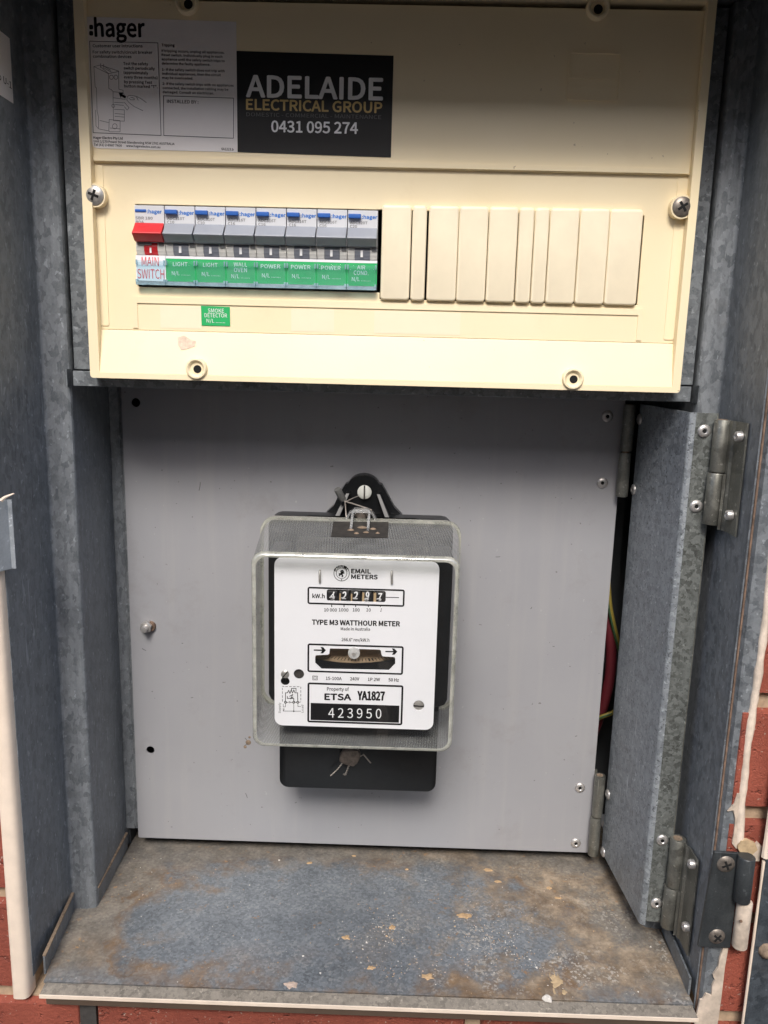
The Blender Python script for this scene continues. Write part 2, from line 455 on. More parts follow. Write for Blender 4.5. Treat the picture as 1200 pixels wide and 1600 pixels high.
ORG = {}
class MB:
    """collects shapes in mm and links them as one mesh object"""
    def __init__(self):
        self.v, self.f, self.mi, self.sm = [], [], [], []
        self.cur = 0
        self.smooth = False
    def add(self, vs, fs):
        n = len(self.v)
        self.v += [tuple(p) for p in vs]
        for f in fs:
            self.f.append(tuple(i + n for i in f))
            self.mi.append(self.cur)
            self.sm.append(self.smooth)
        return self
    def box(self, x0, x1, y0, y1, z0, z1):
        return self.add([(x, y, z) for x in (x0, x1) for y in (y0, y1) for z in (z0, z1)],
                        [(0, 1, 3, 2), (4, 6, 7, 5), (0, 4, 5, 1), (2, 3, 7, 6), (0, 2, 6, 4), (1, 5, 7, 3)])
    def hexa(self, p8):
        """eight corners: four at the front (counterclockwise), four at the back"""
        return self.add(p8, [(0, 1, 2, 3), (7, 6, 5, 4), (0, 4, 5, 1), (1, 5, 6, 2), (2, 6, 7, 3), (3, 7, 4, 0)])
    def loft(self, rings, cap0=True, cap1=True, closed=True):
        n = len(rings[0])
        vs = [p for r in rings for p in r]
        fs = []
        for k in range(len(rings) - 1):
            for i in range(n if closed else n - 1):
                j = (i + 1) % n
                fs.append((k * n + i, k * n + j, (k + 1) * n + j, (k + 1) * n + i))
        if cap0:
            fs.append(tuple(reversed(range(n))))
        if cap1:
            fs.append(tuple((len(rings) - 1) * n + i for i in range(n)))
        return self.add(vs, fs)
    def sheet(self, prof, z0, z1, t):
        """a folded sheet: plan profile (x, y) drawn upright, thickness t"""
        L = []
        for i, (x, y) in enumerate(prof):
            a = prof[max(i - 1, 0)]
            b = prof[min(i + 1, len(prof) - 1)]
            dx, dy = b[0] - a[0], b[1] - a[1]
            l = hypot(dx, dy) or 1
            L.append((x - dy / l * t, y + dx / l * t))
        ring = lambda z: [(x, y, z) for x, y in prof] + [(x, y, z) for x, y in reversed(L)]
        n = len(prof)
        r0, r1 = ring(z0), ring(z1)
        m = 2 * n
        fs = [(i, (i + 1) % m, m + (i + 1) % m, m + i) for i in range(m)]
        for i in range(n - 1):
            fs.append((i, m - 1 - i, m - 2 - i, i + 1))
            fs.append((m + i, m + i + 1, m + m - 2 - i, m + m - 1 - i))
        return self.add(r0 + r1, fs)
    def poly(self, outer, holes, y0, y1):
        """flat piece facing the camera: outline and holes in (x, z), front y0, back y1"""
        loops = [outer] + list(holes)
        pts = [p for l in loops for p in l]
        tris = tessellate_polygon([[Vector((x, z, 0)) for x, z in l] for l in loops])
        n = len(pts)
        fs = []
        for t in tris:
            a, b, c = (pts[i] for i in t)
            ccw = (b[0] - a[0]) * (c[1] - a[1]) - (b[1] - a[1]) * (c[0] - a[0]) > 0
            t = tuple(t) if ccw else tuple(reversed(t))
            fs.append(t)
            if y1 is not None:
                fs.append(tuple(i + n for i in reversed(t)))
        vs = [(x, y0, z) for x, z in pts]
        if y1 is not None:
            vs += [(x, y1, z) for x, z in pts]
            k = 0
            for li, l in enumerate(loops):
                m = len(l)
                for i in range(m):
                    j = (i + 1) % m
                    fs.append((k + i, n + k + i, n + k + j, k + j))
                k += m
        return self.add(vs, fs)
    def lathe(self, c, prof, axis='y', n=20):
        """profile (radius, distance along axis) about an axis through c"""
        sm, self.smooth = self.smooth, True
        rings = []
        for r, h in prof:
            ring = []
            for i in range(n):
                a = 2 * pi * i / n
                u, w = r * cos(a), r * sin(a)
                if axis == 'y':
                    ring.append((c[0] + u, c[1] + h, c[2] + w))
                elif axis == 'z':
                    ring.append((c[0] + u, c[1] + w, c[2] + h))
                else:
                    ring.append((c[0] + h, c[1] + u, c[2] + w))
            rings.append(ring)
        self.loft(rings)
        self.smooth = sm
        return self
    def tube(self, path, r, n=8):
        sm, self.smooth = self.smooth, True
        P = [Vector(p) for p in path]
        rings = []
        for i, p in enumerate(P):
            d = (P[min(i + 1, len(P) - 1)] - P[max(i - 1, 0)]).normalized()
            up = Vector((0, 1, 0)) if abs(d.y) < .9 else Vector((1, 0, 0))
            a = d.cross(up).normalized()
            b = d.cross(a)
            rr = r[i] if isinstance(r, (list, tuple)) else r
            rings.append([tuple(p + a * (rr * cos(2 * pi * k / n)) + b * (rr * sin(2 * pi * k / n))) for k in range(n)])
        self.loft(rings)
        self.smooth = sm
        return self
    def text(self, s, p0, p1, cap, bold=0.0, res=2):
        """flat lettering from p0 to p1 (3-D, along its baseline), capitals cap mm high, facing the camera"""
        vs, fs = glyphs(s, res)
        if not vs:
            return self
        x0, x1 = min(v[0] for v in vs), max(v[0] for v in vs)
        p0, p1 = Vector(p0), Vector(p1)
        e = p1 - p0
        n = Vector((0, -1, 0))
        if abs(e.normalized().y) > .7:                 # writing on a side wall
            n = Vector((1, 0, 0))
        up = n.cross(e).normalized()
        k = cap / CAP
        b = bold * cap / .727                              # heavier strokes: the outline laid again round a small circle
        en = e.normalized()
        sh = [(0, 0)]
        if b > .004:
            m = 8 if b > .09 else 4
            sh += [(b * cos(2 * pi * i / m), b * sin(2 * pi * i / m)) for i in range(m)]
        for i, (du, dv) in enumerate(sh):
            q = p0 + en * du + up * dv - n * (.004 * i)
            self.add([tuple(q + e * ((x - x0) / (x1 - x0)) + up * (y * k)) for x, y in vs], fs)
        return self
    def tx(self, s, a, b, cap, Y, bold=0.0, res=2):
        sc = (Vector(at(a[0], a[1] - cap, Y)) - Vector(at(*a, Y))).length
        return self.text(s, at(*a, Y), at(*b, Y), sc, bold, res)
    def strokes(self, lines, w, Y):
        """drawn lines on an upright plane: each a list of (x, z)"""
        for l in lines:
            for (x0, z0), (x1, z1) in zip(l, l[1:]):
                dx, dz = x1 - x0, z1 - z0
                L = hypot(dx, dz) or 1
                nx, nz = -dz / L * w / 2, dx / L * w / 2
                ex, ez = dx / L * w * .3, dz / L * w * .3
                self.add([(x0 - nx - ex, Y, z0 - nz - ez), (x1 - nx + ex, Y, z1 - nz + ez), (x1 + nx + ex, Y, z1 + nz + ez), (x0 + nx - ex, Y, z0 + nz - ez)], [(0, 1, 2, 3)])
        return self
    def build(self, name, mats, parent=None, bevel=0.0, seg=2, data=None):
        me = bpy.data.meshes.new(name)
        xs, ys, zs = zip(*self.v)
        if parent is not None:
            o = ORG[parent.name]
        else:
            o = ((min(xs) + max(xs)) / 2, (min(ys) + max(ys)) / 2, min(zs))
        me.from_pydata([((x - o[0]) / 1000, (y - o[1]) / 1000, (z - o[2]) / 1000) for x, y, z in self.v], [], self.f)
        for m in (mats if isinstance(mats, (list, tuple)) else [mats]):
            me.materials.append(M[m])
        me.polygons.foreach_set("material_index", self.mi)
        me.polygons.foreach_set("use_smooth", self.sm)
        bm = bmesh.new()
        bm.from_mesh(me)
        if any(len(f.verts) > 4 for f in bm.faces) or bevel:
            bmesh.ops.remove_doubles(bm, verts=bm.verts, dist=1e-6)
        if not getattr(self, 'flat', False):
            bmesh.ops.recalc_face_normals(bm, faces=bm.faces)
        bm.to_mesh(me)
        bm.free()
        ob = bpy.data.objects.new(name, me)
        COL.objects.link(ob)
        if parent is not None:
            ob.parent = parent
        else:
            ob.location = (o[0] / 1000, o[1] / 1000, (o[2] + GROUND) / 1000)
        ORG[ob.name] = o
        if bevel:
            b = ob.modifiers.new("bevel", 'BEVEL')
            b.width = bevel / 1000
            b.segments = seg
            b.limit_method = 'ANGLE'
            b.angle_limit = radians(40)
            if seg > 1:
                me.polygons.foreach_set("use_smooth", [True] * len(me.polygons))
                wn_ = ob.modifiers.new("normals", 'WEIGHTED_NORMAL')
                wn_.keep_sharp = False
        elif any(self.sm):
            try:
                me.set_sharp_from_angle(angle=radians(42))
            except Exception:
                pass
        return ob
def flatmb():
    m = MB()
    m.flat = True
    return m

def tag(o, label, cat=None, group=None, kind=None):
    if label:
        o['label'] = label
    if cat:
        o['category'] = cat
    if group:
        o['group'] = group
    if kind:
        o['kind'] = kind
    return o
def thing(name, org, label, cat, group=None):
    e = bpy.data.objects.new(name, None)
    e.empty_display_size = .02
    COL.objects.link(e)
    e.location = (org[0] / 1000, org[1] / 1000, (org[2] + GROUND) / 1000)
    ORG[e.name] = org
    return tag(e, label, cat, group)

def rect(x0, x1, z0, z1):
    return [(x0, z0), (x1, z0), (x1, z1), (x0, z1)]
def rrect(x0, x1, z0, z1, r, n=5):
    out = []
    for cx, cz, a0 in ((x1 - r, z0 + r, -90), (x1 - r, z1 - r, 0), (x0 + r, z1 - r, 90), (x0 + r, z0 + r, 180)):
        for i in range(n + 1):
            a = radians(a0 + 90 * i / n)
            out.append((cx + r * cos(a), cz + r * sin(a)))
    return out
def circ(x, z, r, n=20):
    return [(x + r * cos(2 * pi * i / n), z + r * sin(2 * pi * i / n)) for i in range(n)]
def xz(px, py, Y):
    p = at(px, py, Y)
    return (p[0], p[2])
def R(px0, py0, px1, py1, Y):
    """rectangle sighted by its upper left and lower right corners -> x0, x1, z0, z1"""
    a, b = xz(px0, py0, Y), xz(px1, py1, Y)
    return (a[0], b[0], b[1], a[1])
def quad_px(pts, Y):
    return [xz(x, y, Y) for x, y in reversed(pts)]
def frame(mb, r, w, Y, rad=0.0):
    """a printed outline"""
    x0, x1, z0, z1 = r
    if rad:
        o, i = rrect(x0, x1, z0, z1, rad, 4), rrect(x0 + w, x1 - w, z0 + w, z1 - w, max(rad - w, .1), 4)
    else:
        o, i = rect(x0, x1, z0, z1), rect(x0 + w, x1 - w, z0 + w, z1 - w)
    mb.poly(o, [i], Y, None)

# ================================================================== ground and wall
g = flatmb()
g.add([(-40000, -40000, -GROUND), (40000, -40000, -GROUND), (40000, 1200, -GROUND), (-40000, 1200, -GROUND)], [(0, 1, 2, 3)])  # out of view, added for the light it bounces back
tag(g.build('ground', 'ground'), 'unseen paved ground added before the brick wall for bounced light', kind='structure')

fence = thing('light_block_fence', (0, -1150, -GROUND), 'unseen cream sheet fence added facing the wall to block low light', 'fence')  # never in view; added to cut low sky light and shade the ground
for i in range(-6, 6):
    mb = MB()
    mb.sheet([(i * 800 + k * 100 + dx, -1150 + dy) for k in range(8) for dx, dy in ((0, 0), (18, 28), (50, 28), (68, 0))], -GROUND, 820, 1)
    mb.build('blocker_sheet', 'fence', fence)
mb = MB(); mb.box(-4850, 4850, -1160, -1110, 820, 850)
mb.build('blocker_rail', 'fence', fence)

BX0, BX1, BZ0, BZ1 = -221.0, 198.0, -402.0, 204.0      # the hole in the brickwork
FACE = 428.0                                          # brick face
wall = thing('brick_wall', (0, FACE, -GROUND), 'red brick wall with sandy mortar joints around the metal meter box', 'wall')
mb = MB()
for x0, x1, z0, z1 in ((-720, BX0 - 1, -1390, 700), (BX1 + 1, 720, -1390, 700), (BX0 - 1, BX1 + 1, -1390, BZ0 - 1), (BX0 - 1, BX1 + 1, BZ1 + 1, 700)):
    mb.box(x0, x1, FACE + 5, FACE + 240, z0, z1)
mb.build('mortar', 'mortar', wall)
mb = MB()
mb.box(-190, -179, FACE + 1.2, FACE + 4.9, -471, -405)
mb.build('dark_joint', 'mortar_dark', wall)
BL, BH, J = 232.0, 60.5, 9.5
_bm = {}
for k in range(-10, 11):
    zj = -399.5 + 70 * k                              # centre of the bed joint below this course
    z0, z1 = zj + J / 2, zj + J / 2 + BH
    off = -183.5 if k % 2 else -66.0
    for j in range(-4, 5):
        x0 = off + j * (BL + J) + J / 2
        x1 = x0 + BL
        if x1 < -700 or x0 > 700 or z1 < -1100:
            continue
        pieces = [(x0, x1)]
        if z1 > BZ0 and z0 < BZ1:                     # cut at the opening
            pieces = []
            if x0 < BX0 - 2:
                pieces.append((x0, min(x1, BX0 - 2)))
            if x1 > BX1 + 2:
                pieces.append((max(x0, BX1 + 2), x1))
        for a, b in pieces:
            if b - a < 12:
                continue
            key = (round(a), round(b), 0)
            L = round(b - a, 1)
            if L not in _bm:
                mb = MB()
                d = 1.4
                mb.hexa([(d, 0, d), (L - d, 0, d), (L - d, 0, BH - d), (d, 0, BH - d), (0, 4, 0), (L, 4, 0), (L, 4, BH), (0, 4, BH)])
                mb.add([(0, 4, 0), (L, 4, 0), (L, 4, BH), (0, 4, BH), (0, 100, 0), (L, 100, 0), (L, 100, BH), (0, 100, BH)],
                       [(7, 6, 5, 4), (0, 4, 5, 1), (1, 5, 6, 2), (2, 6, 7, 3), (3, 7, 4, 0)])
                ORG[wall.name + '_tmp'] = (0, 0, 0)
                me = bpy.data.meshes.new('brick')
                me.from_pydata([(x / 1000, y / 1000, z / 1000) for x, y, z in mb.v], [], mb.f)
                me.materials.append(M['brick'])
                _bm[L] = me
            ob = bpy.data.objects.new('brick', _bm[L])
            COL.objects.link(ob)
            ob.parent = wall
            ob.location = (a / 1000, random.uniform(-.9, .9) / 1000, (z0 + GROUND) / 1000)

# ================================================================== the box
box = thing('meter_box', (-11.5, 500, -391), 'galvanised steel meter box let into the brick wall, its front open', 'meter box')
ZT = 198.0
def arc(cx, cy, r, a0, a1, n=3):
    return [(cx + r * cos(radians(a0 + (a1 - a0) * i / n)), cy + r * sin(radians(a0 + (a1 - a0) * i / n))) for i in range(n + 1)]
# left side: front edge, side, step, set-back side, rear flange  (profile runs front to back)
profL = [(-219.5, 434)] + arc(-217.3, 494.8, 2.2, 180, 90) + [(-210, 497)] + [(-208.8, 497.5)] + arc(-205.8, 500.2, 2.3, 90, 0)[:0] + [(-205.2, 498.1), (-203.9, 499.0), (-203.4, 500.6), (-206, 575)]
mb = MB(); mb.sheet(profL, -391, ZT, 1.2)
mb.build('side_sheet', 'wall', box)
mb = MB(); mb.sheet([(-205.9, 570.5), (-205.2, 570), (-199.0, 570), (-198.2, 570.6), (-197.5, 570), (-193.4, 570)], -374.5, -18, .9)
mb.build('rear_flange', 'wall', box)
profR = [(196.5, 434)] + arc(194.3, 494.8, 2.2, 0, 90) + [(190, 497), (188.8, 497.5), (184.6, 498.1), (183.3, 499.0), (182.8, 500.6), (185, 615)]
mb = MB(); mb.sheet(profR, -391, ZT, -1.2)
mb.build('side_sheet', 'wall', box)
mb = MB(); mb.sheet([(195.2, 433.8), (196.6, 432.6), (197.6, 428.4), (207.5, 428.2), (208.5, 431)], -400, ZT, 1.2)
mb.build('front_flange', 'plate', box)
mb = MB(); mb.sheet([(195.9, 435.5), (195.9, 432.0), (196.7, 431.6)], -399, ZT, .8)
mb.build('worn_edge', 'rust_edge', box)
# painted left flange: a rounded cream moulding
ring = lambda z: [(-219.9, 437, z), (-219.9, 433, z), (-220.2, 430.2, z), (-220.9, 428.4, z), (-222.2, 427.2, z), (-224, 426.8, z), (-227.5, 426.7, z), (-229.3, 427.0, z), (-230.1, 428.0, z), (-230.3, 434, z)]
mb = MB(); mb.smooth = True
mb.loft([ring(-401.5), ring(-120.0), ring(ZT)])
mb.build('painted_trim', 'cream_paint', box)
mb = MB(); mb.box(-224, 201, 420, 421.2, 172.5, 202); mb.box(-224, 201, 421.4, 434.3, 200.7, 202.2)  # unseen hood, added and shaped to shade the upper part of the cover
mb.build('shade_hood', 'plate', box, .4)
mb = MB(); mb.box(-222, 199, 434.5, 640, 199, 200.5)
mb.build('roof_sheet', 'wall', box)
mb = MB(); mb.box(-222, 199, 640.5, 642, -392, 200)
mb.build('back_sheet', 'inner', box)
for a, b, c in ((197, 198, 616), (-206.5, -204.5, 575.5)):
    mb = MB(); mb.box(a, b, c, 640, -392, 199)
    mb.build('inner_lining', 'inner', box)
# face sheet behind the switchboard, with the opening for the switches
x0, x1, z0, z1 = R(211, 320, 1003, 478, 505)
mb = MB(); mb.poly(rect(-202.6, 181.8, -14.6, 197), [rect(x0, x1 + 2, z0, z1)], 504, 505.2)
mb.build('face_sheet', 'plate', box, .3)
mb = MB(); mb.box(x0 - 6, x1 + 8, 545, 546, z0 - 6, z1 + 6)
mb.build('recess_shade_sheet', 'hole', box)  # black sheet painted as the shade behind the switches
# shelf with its front lip
mb = MB()
mb.box(-200.4, 178.5, 495.8, 497, -24.6, -15.4)
mb.box(-200.4, 178.5, 497.2, 640, -17.2, -16.0)
mb.build('shelf', 'plate', box, .35)
for a, b in ((-204.4, -203.5), (182.5, 183.3)):
    mb = MB(); mb.box(a, b, 494.4, 505, -25.6, -14.5)
    mb.build('shelf_bracket', 'plate', box)
# floor tray with upstands
fl = [at_floor(x, y, -391) for x, y in ((66, 1541), (600, 1558), (1088, 1578))]
mb = MB()
mb.add([(-211.5, 430, -391), (193.5, 430, -391), (193.5, 497, -391), (184, 500, -391), (184, 640, -391), (-204, 640, -391), (-204, 500, -391), (-219, 497, -391)],
       [(0, 1, 2, 3, 4, 5, 6, 7)])
mb.add([(-211.5, 430, -392.2), (193.5, 430, -392.2), (193.5, 497, -392.2), (184, 500, -392.2), (184, 640, -392.2), (-204, 640, -392.2), (-204, 500, -392.2), (-219, 497, -392.2)],
       [(7, 6, 5, 4, 3, 2, 1, 0)])
mb.build('floor_tray', 'floor', box)
def upstand(xa, ya, xb, yb, h, t):
    mb = MB()
    mb.hexa([(xa, ya, -391), (xb, yb, -391), (xb, yb, -391 + h), (xa, ya, -391 + h),
             (xa + t, ya, -391), (xb + t, yb, -391), (xb + t, yb, -391 + h), (xa + t, ya, -391 + h)])
    mb.build('tray_upstand', 'plate', box)
upstand(-212.5, 436, -218.2, 495.5, 13, -1.2)
upstand(-203.2, 502, -204.6, 568, 13, -1.0)
upstand(192.8, 438, 194.6, 495, 12, 1.2)
for xa, ya, xb, yb in ((-212.7, 436, -218.4, 495.5), (-203.4, 502, -204.8, 568)):
    mb = MB()
    mb.hexa([(xa + .9, ya, -378), (xb + .9, yb, -378), (xb + .9, yb, -377.1), (xa + .9, ya, -377.1), (xa - 1.2, ya, -378), (xb - 1.2, yb, -378), (xb - 1.2, yb, -377.1), (xa - 1.2, ya, -377.1)])
    mb.build('upstand_edge', 'dust', box)
mb = MB()
mb.hexa([(-210.5, 430.2, -392), (193, 430.2, -392), (193, 430.2, -393.4), (-210.5, 430.2, -393.4), (-210.8, 422.6, -393.6), (194, 422.6, -393.6), (194, 422.6, -395.0), (-210.8, 422.6, -395.0)])
mb.build('sill', 'sill', box)
mb = MB(); mb.box(-210.8, 194, 421.7, 422.5, -395.6, -393.4)
mb.build('sill_edge', 'cream_paint', box)
mb = MB(); mb.box(-207, 190, 422.8, 427, -400.5, -395.4)
mb.build('sill_return', 'brown', box)
# wear on the right flange: ragged cream paint
def ragged(px_in, px_out, Y0, Y1, mat, name, parent):
    """strip between two sighted edges"""
    mb = MB()
    outer = [xz(x, y, Y0) for x, y in px_in] + [xz(x, y, Y0) for x, y in reversed(px_out)]
    mb.poly(list(reversed(outer)), [], Y0, Y1)
    return mb.build(name, mat, parent)

inn = [(1130, 1482), (1124, 1500), (1122, 1512), (1114, 1524), (1117, 1532), (1113, 1540), (1112, 1556), (1103, 1553), (1098, 1562), (1094, 1563), (1090, 1580), (1086, 1592), (1084, 1625)]
out = [(1138, 1482), (1133, 1510), (1130, 1535), (1127, 1560), (1123, 1590), (1117, 1625)]
pb = thing('sealant_bead', (205, 428, -391), 'cream paint bead with torn edges sealing right flange to bricks', 'sealant')
ragged(inn, out, 426.6, 428, 'dirty_cream', 'torn_paint', pb)
def bead(px, Y, r, mat, name, parent, sub=4):
    P = [Vector(at(x, y, Y)) for x, y in px]
    path = []
    for a, b in zip(P, P[1:]):
        for i in range(sub):
            path.append(tuple(a.lerp(b, i / sub)))
    path.append(tuple(P[-1]))
    rr = [r * (1 + random.uniform(-.16, .16)) for _ in path]
    mb = MB(); mb.tube(path, rr, 10)
    return mb.build(name, mat, parent)
bead([(1232, 660), (1212, 820), (1197, 960), (1192, 1000), (1183, 1065), (1175, 1115), (1168, 1160), (1162, 1220), (1157, 1265), (1155, 1320)], 428.3, 2.3, 'bead_paint', 'bead', pb)
ragged([(1152, 1240), (1147, 1256), (1137, 1268), (1146, 1266), (1149, 1280), (1147, 1300), (1144, 1318), (1150, 1326)], [(1158, 1240), (1157, 1260), (1155, 1290), (1154, 1326)], 426.9, 427.9, 'dirty_cream', 'torn_paint', pb)
ragged([(1153, 1322), (1158, 1314), (1168, 1313), (1180, 1318), (1184, 1328), (1175, 1336), (1160, 1333)], [(1153, 1326), (1156, 1331)], 425.4, 427.8, 'flake_tan', 'filler_lump', pb)
mb = MB()
x0, x1 = at(1170, 1360, 426)[0], at(1190, 1360, 426)[0]
mb.poly([xz(*p, 426) for p in ((1172, 1345), (1186, 1345), (1190, 1322), (1184, 1316), (1170, 1332))], [], 425.6, 427.6)
mb.build('filler_lump', 'dirty_cream', pb)

# door leaf swung flat against the wall at the far right
door = thing('cabinet_door', (330, 424, -400), 'dark galvanised box door swung open against bricks at far right', 'door')
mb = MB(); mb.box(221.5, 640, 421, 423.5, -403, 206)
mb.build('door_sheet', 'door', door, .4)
mb = MB(); mb.tube([(221.2, 422.4, z) for z in (-403, -330, -300, -285)], [.9, 1.0, .8, 1.2], 8)
mb.tube([(221.0, 421.6, z) for z in (-282, -270, -230, -160, -60, 60)], [2.2, 1.9, 1.6, 1.7, 1.5, 1.6], 8)
mb.build('paint_line', 'cream_paint', door)
mb = MB()
c = at(1198, 1485, 421)
mb.lathe((c[0], 421, c[2]), [(.1, -4.2), (2.6, -3.8), (4.6, -2), (5.2, -.1)], 'y', 9)
mb.build('paint_blob', 'dust', door)

# ================================================================== black outer hinge at the right
oh = thing('door_hinge', (204, 426, -345), 'blackened door hinge with two tarnished screws at lower right of the box', 'hinge')
mb = MB()
mb.poly([xz(*p, 425) for p in ((1090, 1478), (1140, 1480), (1158, 1333), (1116, 1330))], [], 424.2, 426.4)
mb.build('hinge_plate', 'blackened', oh, .4)
a, b = at(1167, 1338, 421.5), at(1164, 1407, 421.5)
mb = MB(); mb.lathe((a[0], 421.5, 0), [(4.6, b[2]), (4.9, b[2] + .6), (4.9, a[2] - .6), (4.4, a[2])], 'z', 20)
mb.build('knuckle', 'blackened', oh)
b2 = at(1158, 1478, 422)
mb = MB(); mb.lathe((at(1160, 1440, 421.8)[0], 421.8, 0), [(4.2, b2[2]), (4.4, b2[2] + .6), (4.4, b[2] - 1.2), (4.2, b[2] - .7)], 'z', 18)
kp = mb.build('painted_knuckle', 'dirty_cream', oh)
kp['label'] = 'cream painted lower knuckle'
mb = MB(); pc = at(1158, 1440, 417.1); mb.lathe((pc[0], 417.2, pc[2]), [(.05, 0), (.9, 0), (.9, .5)], 'y', 12)  # dark disc coloured in for the shade of a shallow dent
mb.build('dent_shade', 'rust_edge', kp)
def cross_screw(px, py, Y, r, parent, mat, nm='screw', dome=1.2, slot=None, rot=.4, washer=None):
    c = at(px, py, Y)
    mb = MB()
    mb.lathe((c[0], Y, c[2]), [(.05, -dome), (r * .45, -dome * .93), (r * .8, -dome * .6), (r, -dome * .15), (r, .4)], 'y', 22)
    s = mb.build(nm, mat, parent)
    mb = MB()
    for k in ((0, 1) if slot is None else (0,)):
        a = rot + k * pi / 2
        w, l = (r * .13, r * .55) if slot is None else (r * .11, r * .97)
        dx, dz = cos(a), sin(a)
        q = [(c[0] + dx * l * i - dz * w * j, c[2] + dz * l * i + dx * w * j) for i, j in ((-1, -1), (1, -1), (1, 1), (-1, 1))]
        mb.poly(q, [], Y - dome - .06 - .03 * k, Y - dome * .3)
    mb.build('slot', slot or 'hole', s)
    return s
cross_screw(1134, 1350, 424.2, 5.2, oh, 'screw_dark', dome=1.8)
cross_screw(1120, 1463, 424.2, 4.9, oh, 'screw_dark', dome=1.8, rot=.9)

# galvanised keeper plate on the left flange
kp = thing('keeper_plate', (-222, 430, -126), 'small pale galvanised keeper plate over the cream trim on the left', 'plate')
mb = MB(); mb.sheet([(-232, 424.6), (-219.2, 424.4), (-217.8, 425.4), (-214.6, 431.8), (-212.4, 432.2)], -124.2, -84.8, .9)
mb.build('plate', 'keeper', kp)
mb = MB(); mb.tube([at(2, 782, 424), at(8, 777, 424), at(15, 774, 424), at(22, 771, 424)], [1.1, .8, .6, .3], 7)
mb.build('paint_string', 'cream_paint', kp)

# ================================================================== switchboard cover
cov = thing('switchboard_cover', (-8.7, 492, -19), 'cream plastic switchboard cover with a row of switches and blanks', 'cover')
CX0, CX1, CZ0, CZ1 = -186.0, 168.4, -19.0, 196.0
YF = 491.0                                              # upper face
ox0, ox1, oz0, oz1 = -157.2, 140.4, 31.6, 82.2          # switch opening
RX0, RX1 = -180.4, 163.8
mb = MB(); mb.poly(rect(RX0, RX1, 10, 106.6), [[(ox0, oz0 + 3.7), (-12.6, oz0 + 3.7), (-12.6, oz0), (ox1, oz0), (ox1, oz1), (ox0, oz1)]], YF + 1.6, YF + 4)
mb.build('lower_face', 'cover', cov, .3)
mb = MB(); mb.poly(rect(RX0, RX1, 104.4, 190), [], YF - .2, YF + 1.4)
mb.build('upper_face', 'cover', cov, .7, 3)
# shallow groove under the upper face
mb = MB(); mb.poly(rrect(RX0 + .5, RX1 - 1, 104.9, 107.6, .8), [], YF - 1.1, YF - .1)
mb.build('ridge', 'cover', cov, .5)
# sloping lower ledge
mb = MB()
mb.hexa([(RX0, YF - 4.6, -16), (RX1, YF - 4.6, -16), (RX1, YF + 1.0, 9.8), (RX0, YF + 1.0, 9.8),
         (RX0, YF + 4, -16), (RX1, YF + 4, -16), (RX1, YF + 4, 9.8), (RX0, YF + 4, 9.8)])
mb.build('sloping_ledge', 'cover', cov, .5)
# rim
mb = MB(); mb.poly(rrect(CX0, CX1, CZ0, CZ1, 2.0), [rect(RX0 + .2, RX1 - .2, CZ0 + 3.2, CZ1 - 3)], 486.2, 503.5)
mb.build('rim', 'cover', cov, .8, 3)
for a, b in ((RX0 + .1, RX0 + 5.0), (RX1 - 6.0, RX1 - .1)):
    mb = MB(); mb.poly(rrect(a, b, 12, 103, 1), [], YF + 1.1, YF + 1.9)
    mb.build('side_strip', 'cover', cov, .3)
# label rail under the switches
gx0, gx1, gz0, gz1 = -157.8, 141.4, 11.2, 25.8
mb = MB(); mb.poly(rrect(gx0 - 3, gx1 + 3, gz1, gz1 + 3.8, .6), [], YF + .9, YF + 1.8)
mb.box(gx0 - 3, gx0, YF + .9, YF + 1.8, gz0, gz1); mb.box(gx1, gx1 + 3, YF + .9, YF + 1.8, gz0, gz1)
mb.build('label_rail', 'cover', cov, .3)
for a, b in ((250, 314), (455, 522), (585, 720)):
    xa, xb = at(a, 490, 492)[0], at(b, 490, 492)[0]
    mb = MB(); mb.box(xa, xb, YF + 1.45, YF + 1.62, gz0 + .4, gz1 - 1)
    o = mb.build('faded_strip', 'pale_cream', cov)
# moulded outline in the upper face
mb = MB()
x0, x1, z0, z1 = 90.4, 120.0, 142.8, 167.8
mb.poly(rrect(x0, x1, z0, z1, 1.2), [rrect(x0 + .9, x1 - .9, z0 + .9, z1 - .9, .7)], YF - 1.3, YF - .1)
mb.box(x0 + .7, x1 - .7, YF - 1.0, YF - .1, 154.2, 155.2)
mb.box(x0 + .7, x1 - .7, YF - .4, YF - .1, 149.4, 149.8)
mb.build('moulded_outline', 'cover', cov, .2)
# screw bosses
def boss(px, py, Y, r, depth, hr):
    c = at(px, py, Y)
    mb = MB()
    mb.lathe((c[0], Y, c[2]), [(hr * .9, depth), (hr * 1.02, depth * .5), (r * .72, 0.6), (r * .80, 0), (r * .93, .1), (r, .8), (r * 1.02, depth + 2)], 'y', 28)
    mb.f = mb.f[1:] if False else mb.f
    # open the middle: drop the first cap
    caps = [i for i, f in enumerate(mb.f) if len(f) > 4]
    keep = [i for i in range(len(mb.f)) if i not in caps]
    mb.f = [mb.f[i] for i in keep]; mb.mi = [mb.mi[i] for i in keep]; mb.sm = [mb.sm[i] for i in keep]
    b = mb.build('screw_boss', 'cover', cov)
    mb = MB(); mb.lathe((c[0], Y + depth - .4, c[2]), [(.05, 0), (hr * 1.1, 0), (hr * 1.1, .5)], 'y', 20)
    h = mb.build('boss_floor', 'cover', b)
    mb = MB(); mb.lathe((c[0] + .5, Y + depth - .55, c[2] - .3), [(.05, 0), (hr * .62, 0), (hr * .62, .1)], 'y', 16)
    mb.build('hole_shade', 'hole', b)  # black disc paints the shade down inside the boss
boss(306, 576, 484.4, 6.3, 2.2, 3.9)
boss(896, 592, 484.4, 6.3, 2.2, 3.9)
boss(290, 1, 486.6, 6.2, 4.2, 4)
boss(936, 9, 486.6, 6.2, 4.2, 4)
